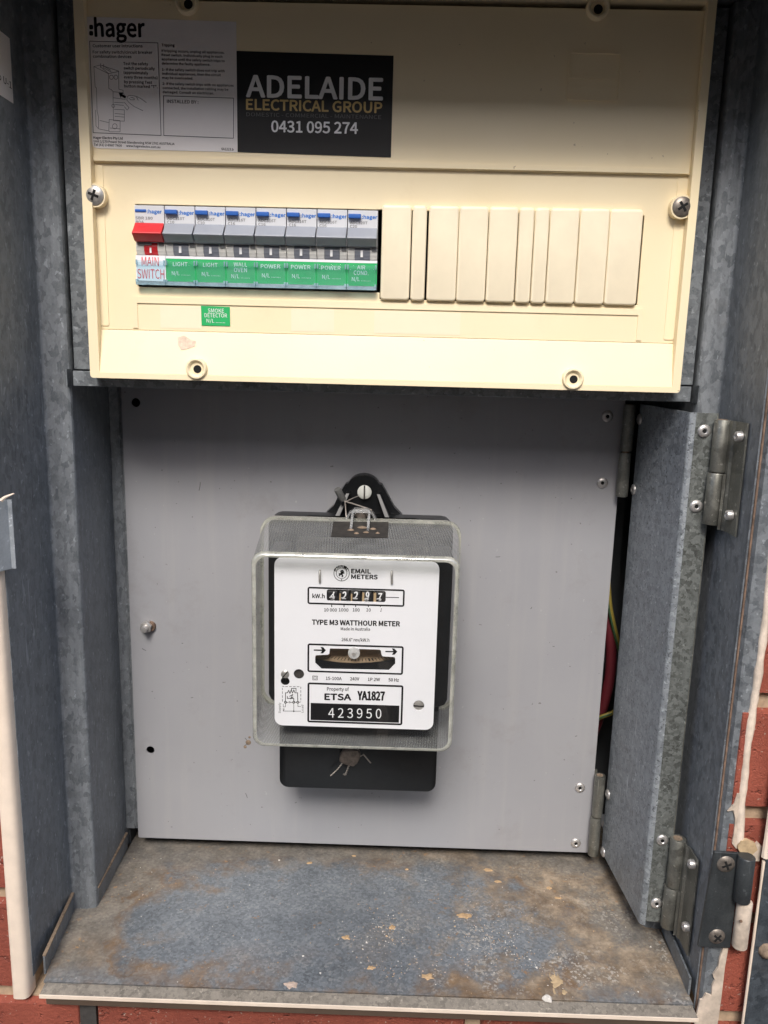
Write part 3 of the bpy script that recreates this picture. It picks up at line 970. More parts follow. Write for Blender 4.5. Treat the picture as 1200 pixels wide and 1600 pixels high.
def cover_screw(px, py, mat, rot):
    c = at(px, py, 487)
    mb = MB(); mb.poly(rrect(c[0] - 6.3, c[0] + 6.3, c[2] - 6.6, c[2] + 6.6, 6), [], 487.4, YF + 3)
    mb.build('screw_seat', 'cover', cov, .8, 3)
    cross_screw(px, py, 487.2, 5.6, cov, mat, rot=rot, dome=1.6)
cover_screw(147, 305, 'screw_steel', -.35)
cover_screw(1066, 323, 'screw_dark', .6)
# chip with the brown core showing
cp = [(276, 527), (286, 524), (296, 530), (305, 533), (304, 541), (293, 545), (283, 547), (278, 540)]
mb = MB()
pts = []
for x, y in cp:
    p = at(x, y, 489); pts.append((p[0], p[2]))
pts.reverse()
def ledge_y(z):
    return YF - 4.6 + (z + 16) / 25.8 * 5.6
mb.add([(x, ledge_y(z) - .25, z) for x, z in pts] + [(x, ledge_y(z) + .2, z) for x, z in pts],
       [tuple(range(8))] + [(i, 8 + i, 8 + (i + 1) % 8, (i + 1) % 8) for i in range(8)])
mb.build('torn_patch', plain and 'torn', cov) if 'torn' in M else None
M['torn'] = plain("torn paper residue", (.74, .58, .45), .8, var=.25, scale=500)
mb.build('torn_patch', 'torn', cov)

# blanking plates
BLANKS = [(596, 641), (643.5, 665), (669, 714.5), (716, 760.5), (762.5, 806.5), (809, 831.5), (833.5, 855), (857, 901.5), (903.5, 948.5), (950, 1000)]
for i, (a, b) in enumerate(BLANKS):
    t = .0245
    ym = 398 + (a - 796) * t
    x0 = at(a, ym, 489.5)[0] - .15
    x1 = at(b, ym, 489.5)[0] + .15
    zt = at((a + b) / 2, 320 + (a - 596) * t * .72, 489.5)[2]
    zb = at((a + b) / 2, 468.5 + (a - 596) * t * .95, 489.5)[2]
    dy = random.uniform(-.3, .3)
    mb = MB()
    rings = []
    for y, ins, rr in ((489.6 + dy, 1.0, 1.3), (489.9 + dy, .35, 1.6), (490.6 + dy, 0, 1.8), (493.6, 0, 1.8)):
        rings.append([(x, y, z) for x, z in rrect(x0 + ins, x1 - ins, zb + ins, zt - ins, rr, 4)])
    mb.smooth = True
    mb.loft(rings, True, False)
    mb.build('blanking_plate', 'blank', cov)

# ================================================================== labels on the cover
def sticker(name, px, Y, mat, label, thick=.25):
    pts = quad_px(px, Y)
    xs, zs = [p[0] for p in pts], [p[1] for p in pts]
    t = thing(name, ((min(xs) + max(xs)) / 2, Y, min(zs)), label, 'sticker')
    mb = MB(); mb.poly(pts, [], Y, Y + thick)
    mb.build('backing', mat, t)
    return t
YS = YF - .5
ins = sticker('instruction_label', [(135, 26), (369, 34), (371, 238), (151, 231.5), (146, 229), (144, 224)], YS, 'label_white', 'faded white instruction label with black print and line drawing')
YT = YS - .12
def z1(x, y): return (x / 3, y / 3)
mb = flatmb()
mb.tx("hager", z1(446, 170), z1(678, 172), 27, YT, .028, 3)
for y in (127, 156):
    mb.poly(rrect(*R(*z1(418, y - 11), *z1(437, y + 11), YT), .6, 3), [], YT, None)
LN = [("Customer user Intructions", 435, 668, 221, 222, 4.4, .024), ("For safety switch/circuit breaker", 435, 714, 250, 252, 4.2, .018), ("combination devices", 436, 616, 270, 272, 4.2, .018),
      ("Test the safety", 578, 694, 304, 306, 4.2, .018), ("switch periodically", 580, 725, 325, 328, 4.2, .018), ("(approximately", 580, 694, 346, 349, 4.2, .018), ("every three months)", 581, 738, 367, 371, 4.2, .018),
      ("by pressing Test", 582, 713, 389, 393, 4.2, .018), ('button marked "T".', 582, 738, 409, 413, 4.2, .018),
      ("Tripping", 758, 818, 217, 218, 4, .034), ("If tripping occurs, unplug all appliances.", 758, 1052, 243, 252, 3.5, .024), ("Reset switch. Individually plug in each", 758, 1042, 262, 271, 3.5, .024),
      ("appliance until the safety switch trips to", 758, 1053, 282, 291, 3.5, .024), ("determine the faulty appliance.", 759, 985, 302, 308, 3.5, .024),
      ("1- If the safety switch does not trip with", 760, 1053, 331, 338, 3.5, .024), ("individual appliances, then the circuit", 761, 1035, 350, 357, 3.5, .024), ("may be overloaded.", 761, 905, 369, 373, 3.5, .024),
      ("2- If the safety switch trips with no appliances", 762, 1095, 397, 406, 3.5, .024), ("connected, the installation cabling may be", 763, 1070, 417, 425, 3.5, .024), ("damaged. Consult an electrician.", 763, 1003, 436, 443, 3.5, .024),
      ("INSTALLED BY :", 783, 930, 482, 486, 5, .018),
      ("Hager Electro Pty Ltd", 438, 575, 650, 654, 3.6, .034), ("Unit 1/170 Power Street Glendenning NSW 2761 AUSTRALIA", 440, 818, 667, 680, 3.5, .024),
      ("Tel (61) 2-8987 7600", 440, 571, 683, 688, 3.5, .024), ("www.hagerelectro.com.au", 592, 751, 688, 695, 3.5, .024), ("6A1223.b", 1038, 1095, 703, 706, 3.6, .024)]
for s, xa, xb, ya, yb, cap, bd in LN:
    mb.tx(s, z1(xa, ya), z1(xb, yb), cap, YT, bd)
mb.build('lettering', 'ink', ins)
mb = flatmb()
def poly_px(l, f, Y, close=False):
    q = [xz(*f(*p), Y) for p in l]
    return q + [q[0]] if close else q
LIN = [poly_px([(420, 193), (740, 201), (755, 635), (437, 622)], z1, YT, True), poly_px([(766, 449), (1095, 460), (1094, 648), (768, 635)], z1, YT, True)]
mb.strokes(LIN, .3, YT)
DR = [[(440, 312), (470, 305), (556, 333), (557, 418), (577, 423), (577, 434), (530, 430), (522, 420), (510, 415), (508, 345), (440, 312)], [(440, 312), (446, 408), (452, 412), (455, 520)],
      [(472, 318), (472, 297)], [(486, 320), (486, 300)], [(470, 310), (508, 345)], [(490, 320), (522, 338)], [(508, 345), (556, 335)], [(480, 306), (520, 330)],
      [(530, 430), (530, 458), (588, 466)], [(577, 434), (590, 460)], [(530, 458), (532, 566), (583, 568), (583, 515), (535, 512)], [(583, 480), (605, 505), (596, 516), (583, 500)], [(540, 490), (580, 494)], [(536, 480), (580, 482)],
      [(538, 532), (583, 536)], [(538, 545), (583, 549)], [(448, 516), (450, 590), (462, 604), (510, 614), (512, 560), (563, 566), (563, 618), (516, 618), (510, 614)],
      [(462, 550), (462, 600)], [(468, 565), (510, 575)], [(455, 520), (462, 550)], [(516, 600), (563, 604)]]
for cx, cy, r in ((522, 362, 9), (543, 362, 9), (538, 592, 11), (531, 496, 7)):
    DR.append([(cx + r * cos(2 * pi * i / 14), cy + r * 1.1 * sin(2 * pi * i / 14)) for i in range(15)])
DR += [[(597, 455), (602, 448), (618, 447), (640, 452), (660, 462), (686, 481)], [(597, 455), (594, 468), (604, 480), (630, 500), (670, 519)], [(612, 455), (628, 460), (630, 468), (612, 468), (604, 460)], [(640, 455), (648, 470)]]
mb.strokes([poly_px(l, z1, YT) for l in DR], .2, YT)
arrow = [(556, 434), (579, 436), (574, 442), (592, 451), (587, 462), (569, 452), (566, 460)]
mb.poly(quad_px([z1(*p) for p in arrow], YT), [], YT, None)
mb.build('drawing', 'ink', ins)

co = sticker('company_sticker', [(369.5, 79.5), (615, 87), (610.8, 245.8), (371.3, 237.5)], YS - .06, 'black_vinyl', 'black sticker with big white and gold lettering beside the instruction label', .3)
def z2(x, y): return (x / 4 + 360, y / 4 + 60)
YT = YS - .16
mb = flatmb()
mb.tx("ADELAIDE", z2(102, 362), z2(948, 383), 32.5, YT, .03, 4)
mb.tx("0431 095 274", z2(257, 583), z2(795, 595), 17, YT, .024, 3)
mb.build('lettering', 'ink_white', co)
mb = flatmb(); mb.tx("ELECTRICAL GROUP", z2(100, 444), z2(946, 465), 16, YT, .03, 3)
mb.build('lettering', 'ink_gold', co)
mb = flatmb(); mb.tx("DOMESTIC - COMMERCIAL - MAINTENANCE", z2(100, 486), z2(943, 504), 6, YT, -.004, 2)
mb.build('lettering', 'ink_dim', co)

sm = sticker('smoke_detector_sticker', [(314, 477.8), (359, 479.6), (359.6, 509.5), (315, 508.6)], YF + 1.2, 'green', 'small green smoke detector sticker below the row of switches', .3)
def z7(x, y): return (x / 2.308 + 100, y / 2.308 + 460)
YT = YF + 1.1
mb = flatmb()
mb.tx("SMOKE", z7(519, 65), z7(577, 66), 6.2, YT, .004)
mb.tx("DETECTOR", z7(507, 82), z7(588, 83.5), 6.2, YT, .004)
mb.tx("N/L .......", z7(514, 101), z7(581, 103.5), 5.6, YT, .004)
mb.build('lettering', 'ink_white', sm)

# number sticker on the left side sheet
X_ = -219.3
A, B = at_side(15, 60, X_), at_side(23, 163, X_)
ns = thing('number_sticker', (X_, A[1] - 30, B[2]), 'pale number sticker on the left side sheet near the top', 'sticker')
mb = MB(); mb.add([(X_, A[1] - 46, B[2]), (X_, A[1], B[2]), (X_, A[1], A[2]), (X_, A[1] - 46, A[2]),
                   (X_ - .15, A[1] - 46, B[2]), (X_ - .15, A[1], B[2]), (X_ - .15, A[1], A[2]), (X_ - .15, A[1] - 46, A[2])],
                  [(0, 1, 2, 3), (7, 6, 5, 4), (0, 4, 5, 1), (1, 5, 6, 2), (2, 6, 7, 3), (3, 7, 4, 0)])
mb.build('backing', 'label_white', ns)
e1 = at_side(18, 139.5, X_ + .15)
mb = flatmb(); mb.text("No U-1", (X_ + .15, e1[1] - 19, e1[2] + 1.0), (X_ + .15, e1[1] + .3, e1[2] + .2), 3.4, .006)
mb.build('lettering', 'ink', ns)

# ================================================================== circuit breakers
W = 17.83
BX, BZ = -157.0, 36.0
YB = 489.4                       # front of the upper face
def k2(x, y):                    # position on a breaker face from a close look: mm from its lower left
    return ((x - 360) / 245 * W, (760 - y) / 642 * 45.0)
def make_breaker(name, x, label, cat, group, main=False):
    t = thing(name, (x, YB + 6, BZ), label, cat, group)
    def P(mb, nm, mat, par=t, **kw):
        mb.v = [(a + x, b, c + BZ) for a, b, c in mb.v]
        return mb.build(nm, mat, par, **kw)
    g = .22
    zt = k2(0, 265)[1]; zm = k2(0, 412)[1]; zl = k2(0, 517)[1]
    mb = MB()
    mb.box(g, W - g, YB, YB + 30, zm, 45)
    mb.box(g, W - g, YB + 3.6, YB + 30, zl, zm - .02)
    mb.box(g, W - g, YB + 1.0, YB + 30, .6, zl - .02)
    P(mb, 'body', 'breaker', bevel=.25)
    # shoulders beside the indicator, curved
    def drum(xa, xb, mat, nm, par=t):
        mb = MB()
        prof = [(YB + 3.4, zm - .1), (YB + .9, zm - .3), (YB + .4, zm - 2.2), (YB + .7, zm - 4.4), (YB + 1.7, zm - 6.3), (YB + 3.4, zl + .1)]
        mb.loft([[(xa, y, z) for y, z in prof], [(xb, y, z) for y, z in prof]])
        return P(mb, nm, mat, par)
    if not main:
        drum(g, k2(420, 0)[0] - .05, 'breaker_white', 'shoulder')
        drum(k2(546, 0)[0], W - g, 'breaker_white', 'shoulder')
        ind = drum(k2(420, 0)[0] + .05, k2(545, 0)[0] - .05, 'indicator', 'indicator')
        mb = MB(); a, b = k2(468, 490), k2(488, 436)
        mb.box(a[0], b[0], YB + .1, YB + .7, a[1], b[1])
        P(mb, 'mark', 'ink_white', ind)
        mb = MB(); a, b = k2(560, 444), k2(600, 412)
        mb.box(a[0], b[0], YB - .12, YB + 1, a[1], b[1])
        P(mb, 'notch', 'ink_grey')
    else:
        # face seen in the close look of the main switch: x 110..355, top 108, foot 750
        drum(g, 4.9, 'breaker_white', 'shoulder')
        drum(13.0, W - g, 'breaker_white', 'shoulder')
        ind = drum(5.0, 12.9, 'toggle_red', 'indicator')
        mb = MB(); mb.box(8.4, 9.4, YB + .1, YB + .7, zm - 5.9, zm - 2.9)
        P(mb, 'mark', 'ink_white', ind)
        mb = MB(); mb.box(1.6, 5.4, YB - .1, YB + 1, zm - 1.9, zm - .15); mb.box(14, 16.6, YB - .1, YB + 1, zm - 1.9, zm - .15); mb.box(5.5, 9.6, YB - .2, YB + .9, zm - 1.5, zm - .1)
        P(mb, 'notch', 'ink_grey')
    # toggle: a wedge, lit slope above and shaded slope below
    pk = k2(0, 348)[1]
    mb = MB()
    prof = [(YB + .2, zt + .8), (YB - 4.2, pk + 2.2), (YB - 6.8, pk + .2), (YB - 6.7, pk - .5), (YB - 2.6, zm + .6), (YB + .2, zm + .1)]
    mb.loft([[(a, y, z) for y, z in prof] for a in (.25, W - .45)])
    P(mb, 'toggle', 'toggle_red' if main else 'toggle_grey', bevel=.35)
    # blue test button
    mb = MB()
    a, b = (k2(368, 186), k2(468, 152)) if not main else ((.6, k2(0, 172)[1]), (7.2, k2(0, 150)[1]))
    d = 2.6 if not main else .5
    mb.box(a[0], b[0], YB - d, YB + 1, a[1], b[1])
    P(mb, 'test_button', 'blue', bevel=.3)
    # label card and its clear holder
    mb = MB()
    if main:
        mb.box(.1, W - .1, YB - .25, YB + .7, 2.6, zl)
        P(mb, 'label_card', 'card_white')
    else:
        mb.box(.05, W - .05, YB + .3, YB + .8, 2.6, k2(0, 538)[1])
        P(mb, 'label_card', 'green')
        mb = MB(); mb.box(.05, W - .05, YB + .25, YB + .8, k2(0, 538)[1] + .03, zl)
        P(mb, 'card_strip', 'card_white')
    mb = MB()
    s0, s1 = k2(0, 590)[1], k2(0, 560)[1]
    mb.box(.7, W - .7, YB - 1.9, YB - .9, s0, s1)
    mb.box(.5, W - .5, YB - .75, YB - .55, 2.2, s0)
    hold = P(mb, 'label_holder', 'holder', bevel=.15)
    mb = MB()
    mb.box(.15, W - .15, YB - 1.9, YB + 1, .1, 2.2)
    for xa in (.15, W - 1.3):
        mb.box(xa, xa + 1.15, YB - 2.3, YB - .3, 1.5, 3.4)
        mb.box(xa + .15, xa + .95, YB - 1.6, YB - .3, s0 - .3, s1 + .4)
    P(mb, 'holder_foot', 'holder_edge', hold, bevel=.12)
    return t
def face_text(t, x, lines, mat, Y):
    mb = flatmb()
    for s, (xa, ya), (xb, yb), cap, bd in lines:
        a, b = k2(xa, ya), k2(xb, yb)
        mb.text(s, (a[0] + x, Y, a[1] + BZ), (b[0] + x, Y, b[1] + BZ), cap, bd)
    mb.build('lettering', mat, t)
main = make_breaker('main_switch', BX, 'main switch with a red toggle, leftmost in the row of switches', 'switch', None, True)
face_text(main, BX, [(":hager", (466, 180), (582, 180), 1.9, .045)], 'ink_blue', YB - .12)
face_text(main, BX, [("SBR 180", (370, 230), (508, 230), 1.5, .02), ("80A", (370, 262), (438, 262), 1.5, .02)], 'ink_grey', YB - .12)
face_text(main, BX, [("MAIN", (410, 602), (548, 602), 5.0, .0), ("SWITCH", (372, 706), (592, 706), 5.4, .0)], 'ink_red', YB - .45)
proto = make_breaker('circuit_breaker', BX + W, '', 'circuit breaker', 'circuit breakers in the switchboard')
def copy_thing(t):
    r = t.copy(); COL.objects.link(r); ORG[r.name] = ORG[t.name]
    for ch in [o for o in COL.objects if o.parent == t]:
        c = ch.copy(); COL.objects.link(c); c.parent = r
        for gch in [o for o in COL.objects if o.parent == ch]:
            d = gch.copy(); COL.objects.link(d); d.parent = c
    return r
SPEC = [("ADC310T", "C10", ["LIGHT"], 'grey circuit breaker marked LIGHT, right beside the red main switch'),
        ("ADC310T", "C10", ["LIGHT"], 'grey circuit breaker marked LIGHT, between another LIGHT one and the WALL OVEN one'),
        ("ADC316T", "C16", ["WALL", "OVEN"], 'grey circuit breaker marked WALL OVEN on its green card'),
        ("ADC316T", "C16", ["POWER"], 'grey circuit breaker marked POWER, right beside the WALL OVEN one'),
        ("ADC316T", "C16", ["POWER"], 'grey circuit breaker marked POWER, middle one of three POWER breakers'),
        ("ADC316T", "C16", ["POWER"], 'grey circuit breaker marked POWER, right beside the AIR COND one'),
        ("ADC320T", "C20", ["AIR", "COND."], 'grey circuit breaker marked AIR COND, next to the blank plates')]
breakers = [proto] + [copy_thing(proto) for _ in SPEC[1:]]
for i, (a, b, words, lab) in enumerate(SPEC):
    x = BX + W * (i + 1)
    br = breakers[i]
    if i:
        br.location = (x / 1000, (YB + 6) / 1000, (BZ + GROUND) / 1000)
        ORG[br.name] = (x, YB + 6, BZ)
    br['label'] = lab
    face_text(br, x, [(":hager", (476, 184), (597, 184), 1.9, .045)], 'ink_blue', YB - .12)
    face_text(br, x, [(a, (380, 228), (520, 228), 1.5, .02), (b, (380, 258), (436, 258), 1.5, .02)], 'ink_grey', YB - .12)
    tl = []
    if len(words) == 1:
        w = 118 if words[0] == "LIGHT" else 158
        tl.append((words[0], (476 - w / 2, 598), (476 + w / 2, 598), 2.2, .004))
        tl.append(("N/L", (406, 672), (470, 672), 2.2, .004)); tl.append((".......", (484, 672), (556, 672), 2.2, .0))
    else:
        w = 108 if words[0] == "WALL" else 66
        tl.append((words[0], (476 - w / 2, 588), (476 + w / 2, 588), 2.2, .004))
        w = 106 if words[0] == "WALL" else 120
        tl.append((words[1], (476 - w / 2, 634), (476 + w / 2, 634), 2.4, .004))
        tl.append(("N/L", (402, 684), (466, 684), 2.2, .004)); tl.append((".......", (480, 684), (552, 684), 2.2, .0))
    face_text(br, x, tl, 'ink_white', YB + .12)

# ================================================================== grey mounting panel
YP = 566.0
PX0, PX1, PZ0, PZ1 = -195.0, 158.8, -379.8, -24.0
pan = thing('mounting_panel', (-18, YP, PZ0), 'grey painted hinged panel that carries the electricity meter', 'panel')
holes = []
for px, py, r in ((212, 629, 3.2), (235, 1172, 3.2)):
    c = xz(px, py, YP); holes.append(circ(c[0], c[1], r))
mb = MB(); mb.poly(rrect(PX0, PX1, PZ0, PZ1, 1), holes, YP, YP + 1.6)
mb.build('sheet', 'panel', pan)
mb = MB()
for px, py, L, a in ((386, 1157, 5, -.9), (385, 1163, 3.4, .6), (385, 1243, 4, 1.9), (778, 870, 3, .1), (462, 1254, 1.2, .5), (312, 760, 6, 1.4), (900, 1150, 1.5, .4), (830, 950, 1.5, 1), (300, 1090, 1.6, .2), (865, 1010, 1.2, 0), (640, 700, 1.2, 1), (225, 1015, 3, -.5), (268, 1292, 1.0, 0), (285, 1005, 1.0, 0)):
    c = xz(px, py, YP - .03)
    mb.strokes([[(c[0] - cos(a) * L / 2, c[1] - sin(a) * L / 2), (c[0] + .2, c[1] - .1), (c[0] + cos(a) * L / 2, c[1] + sin(a) * L / 2)]], .5, YP - .04)
mb.flat = True
mb.build('scuff_mark', 'lead', pan)
for px, py, r in ((388, 1160, 2.2), (383, 1167, 1.3), (390, 1152, 1.0)):
    c = xz(px, py, YP)
    mb = MB(); mb.lathe((c[0], YP, c[1]), [(.05, -.35), (r * .5, -.3), (r, -.02), (r, .2)], 'y', 9)
    mb.build('dust_smudge', 'dust', pan)
hb = thing('hex_bolt', (at(226, 983, YP)[0], YP, at(226, 983, YP)[2]), 'steel bolt end with a hexagonal nut at the left edge of grey panel', 'bolt')
c = at(228, 980, YP - 4)
mb = MB(); mb.loft([[(c[0] + r * cos(pi / 3 * i + .3), y, c[2] + r * sin(pi / 3 * i + .3)) for i in range(6)] for y, r in ((YP - 5.4, 3.9), (YP - 4.8, 4.5), (YP - .8, 4.5))])
mb.build('nut', 'rivet', hb)
mb = MB(); mb.lathe((c[0], 0, c[2]), [(.1, YP - 10), (1.9, YP - 9.9), (2.3, YP - 9.4), (2.3, YP - 5)], 'y', 16)
mb.build('bolt_end', 'rivet', hb)
mb = MB(); mb.lathe((c[0] + 2.6, 0, c[2] - .3), [(.1, YP - 2.6), (3.6, YP - 2.5), (3.9, YP - .1)], 'y', 18)
mb.build('rusty_washer', 'rust_edge', hb)

# ================================================================== hinged flap on the right
fp = thing('hinged_flap', (178, 520, -380), 'folded galvanised flap between the grey panel and right side of box', 'flap')
f0 = (167.6, 560.5)
f1 = (173.6, 480.5)
mb = MB()
prof = [f0] + [(173.3, 481.8), (173.7, 480.4), (174.9, 479.5)] + [(177.0, 479.2)]
mb.sheet(prof, -374.5, -30.0, 1.1)
mb.build('side_leaf', 'flap', fp)
mb = MB()
mb.sheet([(177.05, 479.2), (189.2, 478.6)], -371.5, -30.0, 1.1)
mb.build('front_strip', 'spangle', fp)
mb = MB(); mb.box(189.1, 189.7, 478.3, 480.2, -371.5, -30.0)
mb.build('strip_edge', 'hinge', fp)

def rivet(c, n, r, parent, core='hole'):
    """pop rivet: n is the way it faces"""
    n = Vector(n).normalized()
    a = n.orthogonal().normalized()
    b = n.cross(a)
    def mk(prof, nm, mat, par):
        mb = MB(); mb.smooth = True
        mb.loft([[tuple(Vector(c) + n * h + a * (rr * cos(2 * pi * i / 20)) + b * (rr * sin(2 * pi * i / 20))) for i in range(20)] for rr, h in prof])
        return mb.build(nm, mat, par)
    rv = mk([(r, 0), (r, .35), (r * .9, .9), (r * .66, 1.35), (r * .42, 1.45), (r * .34, 1.2), (r * .30, .9)], 'rivet', 'rivet', parent)
    mk([(r * .30, .9), (r * .30, 1.05), (.02, 1.06)], 'rivet_core', core, rv)

def small_hinge(pt, pm, pb, rivs_panel, rivs_flap, label):
    Y = 560.0
    a, m_, b = at(*pt, Y), at(*pm, Y), at(*pb, Y)
    t = thing('panel_hinge', (a[0], Y, b[2]), label, 'hinge', 'hinges between grey panel and flap')
    x = (a[0] + b[0]) / 2
    for z0, z1, dx in ((m_[2] + .5, a[2], .25), (b[2], m_[2] - .5, -.25)):
        mb = MB(); mb.lathe((x + dx, Y, 0), [(3.0, z0), (4.0, z0 + .3), (4.1, z0 + .8), (4.1, z1 - .8), (4.0, z1 - .2), (3.0, z1)], 'z', 20)
        mb.build('knuckle', 'hinge', t)
    mb = MB(); mb.lathe((x, Y, 0), [(2.4, b[2] - .1), (2.4, a[2] + .15)], 'z', 14)
    mb.build('pin', 'dust', t)
    mb = MB(); mb.box(x - 26, x, YP + 1.8, YP + 3.2, b[2], a[2])
    mb.build('leaf', 'hinge', t)
    mb = MB(); mb.hexa([(169.4, 559, b[2]), (171.7, 528, b[2]), (171.7, 528, a[2]), (169.4, 559, a[2]), (170.0, 559, b[2]), (172.3, 528, b[2]), (172.3, 528, a[2]), (170.0, 559, a[2])])
    mb.build('leaf', 'hinge', t)
    for p in rivs_panel:
        rivet(at(*p, YP), (0, -1, 0), 4.0, t)
    for p in rivs_flap:
        q = at(*p, 545)
        # on the side leaf: solve for depth along the leaf
        for _ in range(6):
            yy = 545.0
        lo, hi = 470.0, 561.0
        for _ in range(40):
            mid = (lo + hi) / 2
            s = at(*p, mid)
            leafx = f0[0] + (f1[0] - f0[0]) * (f0[1] - mid) / (f0[1] - f1[1])
            if s[0] < leafx:
                lo = mid
            else:
                hi = mid
        s = at(*p, (lo + hi) / 2)
        rivet((s[0] - .2, s[1], s[2]), (-1, -.07, 0), 3.9, t, 'rivet')
small_hinge((983, 632), (976.5, 706), (972.5, 776), ((949, 650.5), (941, 754.5)), ((1000, 655), (990.5, 765)), 'upper small zinc hinge joining the grey panel to the flap')
small_hinge((936.5, 1211), (932, 1275.5), (927.5, 1335), ((906, 1230.5), (899.5, 1317)), ((950.5, 1241), (943, 1331)), 'lower small zinc hinge joining the grey panel to the flap')

def large_hinge(pt, pm, pb, strip_rivs, wall_rivs, leaf_z, label, tilt=0):
    Y = 474.0
    a, m_, b = at(*pt, Y), at(*pm, Y), at(*pb, Y)
    t = thing('flap_hinge', (a[0], Y, b[2]), label, 'hinge', 'hinges between flap and side of box')
    x = min((a[0] + b[0]) / 2, 190.6)
    for z0, z1, dx in ((m_[2] + .3, a[2], .5), (b[2], m_[2] - .3, -.3)):
        mb = MB(); mb.lathe((x + dx, Y, 0), [(3.4, z0), (4.9, z0 + .1), (5.0, z0 + .4), (5.0, z1 - .4), (4.8, z1 - .1), (3.4, z1)], 'z', 24)
        mb.build('knuckle', 'hinge', t)
    mb = MB(); mb.lathe((x, Y, 0), [(2.6, b[2] - .1), (2.9, a[2] + .2)], 'z', 14)
    mb.build('pin', 'dust', t)
    mb = MB()
    z0, z1 = b[2] - 2, a[2]
    mb.sheet([(x + 1.5, Y - 5.2), (x + 3.6, Y - 5.8), (194.2, 466.2), (195.3, 464.4), (195.5, 462), (195.5, 449.5)], z0, m_[2] - .3, -.9)
    mb.sheet([(x + 3.5, Y - 4.6), (194.2, 466.2), (195.3, 464.4), (195.5, 462), (195.5, 449.5)], m_[2] - .3, z1, -.9)
    mb.build('leaf', 'hinge', t)
    mb = MB(); mb.box(x - 14, x, 480.6, 481.8, z0 + 2, z1)
    mb.build('leaf', 'hinge', t)
    for p in strip_rivs:
        rivet(at(p[0], p[1], 478.9), (0, -1, 0), 3.9, t)
    for p in wall_rivs:
        q = at_side(p[0], p[1], 193.5)
        n = Vector((-1, 0, 0))
        c = Vector((194.5, q[1], q[2]))
        mb = MB(); mb.lathe((194.4, q[1], q[2]), [(3.0, 0), (3.0, -2.2), (2.7, -3.2), (1.5, -3.6), (1.0, -3.0), (.02, -2.8)], 'x', 18)
        r_ = mb.build('rivet', 'rivet', t)
large_hinge((1138, 656), (1131, 738), (1122, 819), ((1100, 673.5), (1087.5, 791)), ((1156, 682), (1141, 805)), None, 'upper large zinc hinge joining the flap to the side of box')
large_hinge((1069, 1310), (1062, 1384), (1055, 1447), ((1034.5, 1312.5), (1025.5, 1411)), ((1082, 1350), (1073, 1448)), None, 'lower large zinc hinge joining the flap to the side of box')

# ================================================================== cables in the gap
def cable(name, pts, r, mat, label, stripe=None):
    P = [Vector(p) for p in pts]
    path = []
    for i in range(len(P) - 1):                          # Catmull-Rom
        p0, p1, p2, p3 = P[max(i - 1, 0)], P[i], P[i + 1], P[min(i + 2, len(P) - 1)]
        for k in range(6):
            s = k / 6
            path.append(tuple(.5 * ((2 * p1) + (p2 - p0) * s + (2 * p0 - 5 * p1 + 4 * p2 - p3) * s * s + (3 * p1 - p0 - 3 * p2 + p3) * s ** 3)))
    path.append(tuple(P[-1]))
    t = thing(name, pts[-1], label, 'cable')
    mb = MB(); mb.tube(path, r, 10)
    mb.build('sheath', mat, t)
    if stripe:
        mb = MB(); mb.tube([(x - r * .55, y - r * .75, z) for x, y, z in path], r * .45, 6)
        mb.build('stripe', stripe, t)
cable('red_cable', [at(938, 870, 600), at(948, 950, 588), at(955, 1030, 586), at(946, 1090, 588), at(925, 1150, 600)], 4.2, 'red_cable', 'dark red cable curving behind the gap right of grey panel')
cable('earth_cable', [at(946, 830, 596), at(951, 930, 584), at(957, 970, 582), at(970, 1020, 584)], 2.1, 'yellow_cable', 'yellow and green earth cable high in the gap beside grey panel', 'green_cable')
cable('earth_cable', [at(920, 1130, 592), at(938, 1121, 584), at(956, 1114, 584), at(975, 1104, 590)], 1.7, 'yellow_cable', 'short yellow and green earth cable crossing the gap low down', 'green_cable')

# ================================================================== electricity meter
mt = thing('electricity_meter', (-21.5, 560, -310), 'old electricity meter with white nameplate under a clear ribbed cover', 'meter')
GF, GB = 457.0, 532.0                                  # front of the glass, its rear flange
fx0, fx1, fz0, fz1 = -84.0, 39.4, -241.4, -117.4
bx0, bx1, bz0, bz1 = -90.0, 44.4, -246.5, -112.2
mb = MB()
# black base
rings = [[(x, y, z) for x, z in rrect(-86.5 + i, 40.5 - i, -243 + i, -111 - i, 8, 4)] for y, i in ((536, 0), (552, 0), (556, 1.5), (565.6, 3))]
mb.loft(rings)
mb.build('base', 'bakelite', mt, .6)
# mounting lug
lx, lz = at(568, 769, 555)[0], at(568, 769, 555)[2]
lug = [(lx - 27, -113), (lx + 28, -113), (lx + 22, -107), (lx + 17, -98), (lx + 12.8, -91)]
lug += [(lx + 11.5 * cos(a), -93.5 + 9.5 * sin(a)) for a in [i * pi / 10 for i in range(1, 10)]]
lug += [(lx - 12.8, -91), (lx - 17, -98), (lx - 21, -107)]
mb = MB(); mb.poly(lug, [], 556, 565.6)
mb.build('mounting_lug', 'bakelite', mt, 1.0, 3)
mb = MB()
for s in (-1, 1):
    mb.hexa([(lx + s * 9, 548, -96), (lx + s * 12, 548, -96), (lx + s * 20, 540, -113), (lx + s * 16, 540, -113), (lx + s * 9, 557, -96), (lx + s * 12, 557, -96), (lx + s * 20, 557, -113), (lx + s * 16, 557, -113)])
mb.build('lug_rib', 'bakelite', mt, .5)
cross_screw(569.5, 769, 553.5, 5.0, mt, 'white_screw', nm='mounting_screw', dome=1.5, slot='dusty_black', rot=pi / 2)
mb = MB(); mb.box(-60, 15, 533, 540, -113.6, -111)
mb.build('dusty_step', 'dusty_black', mt)
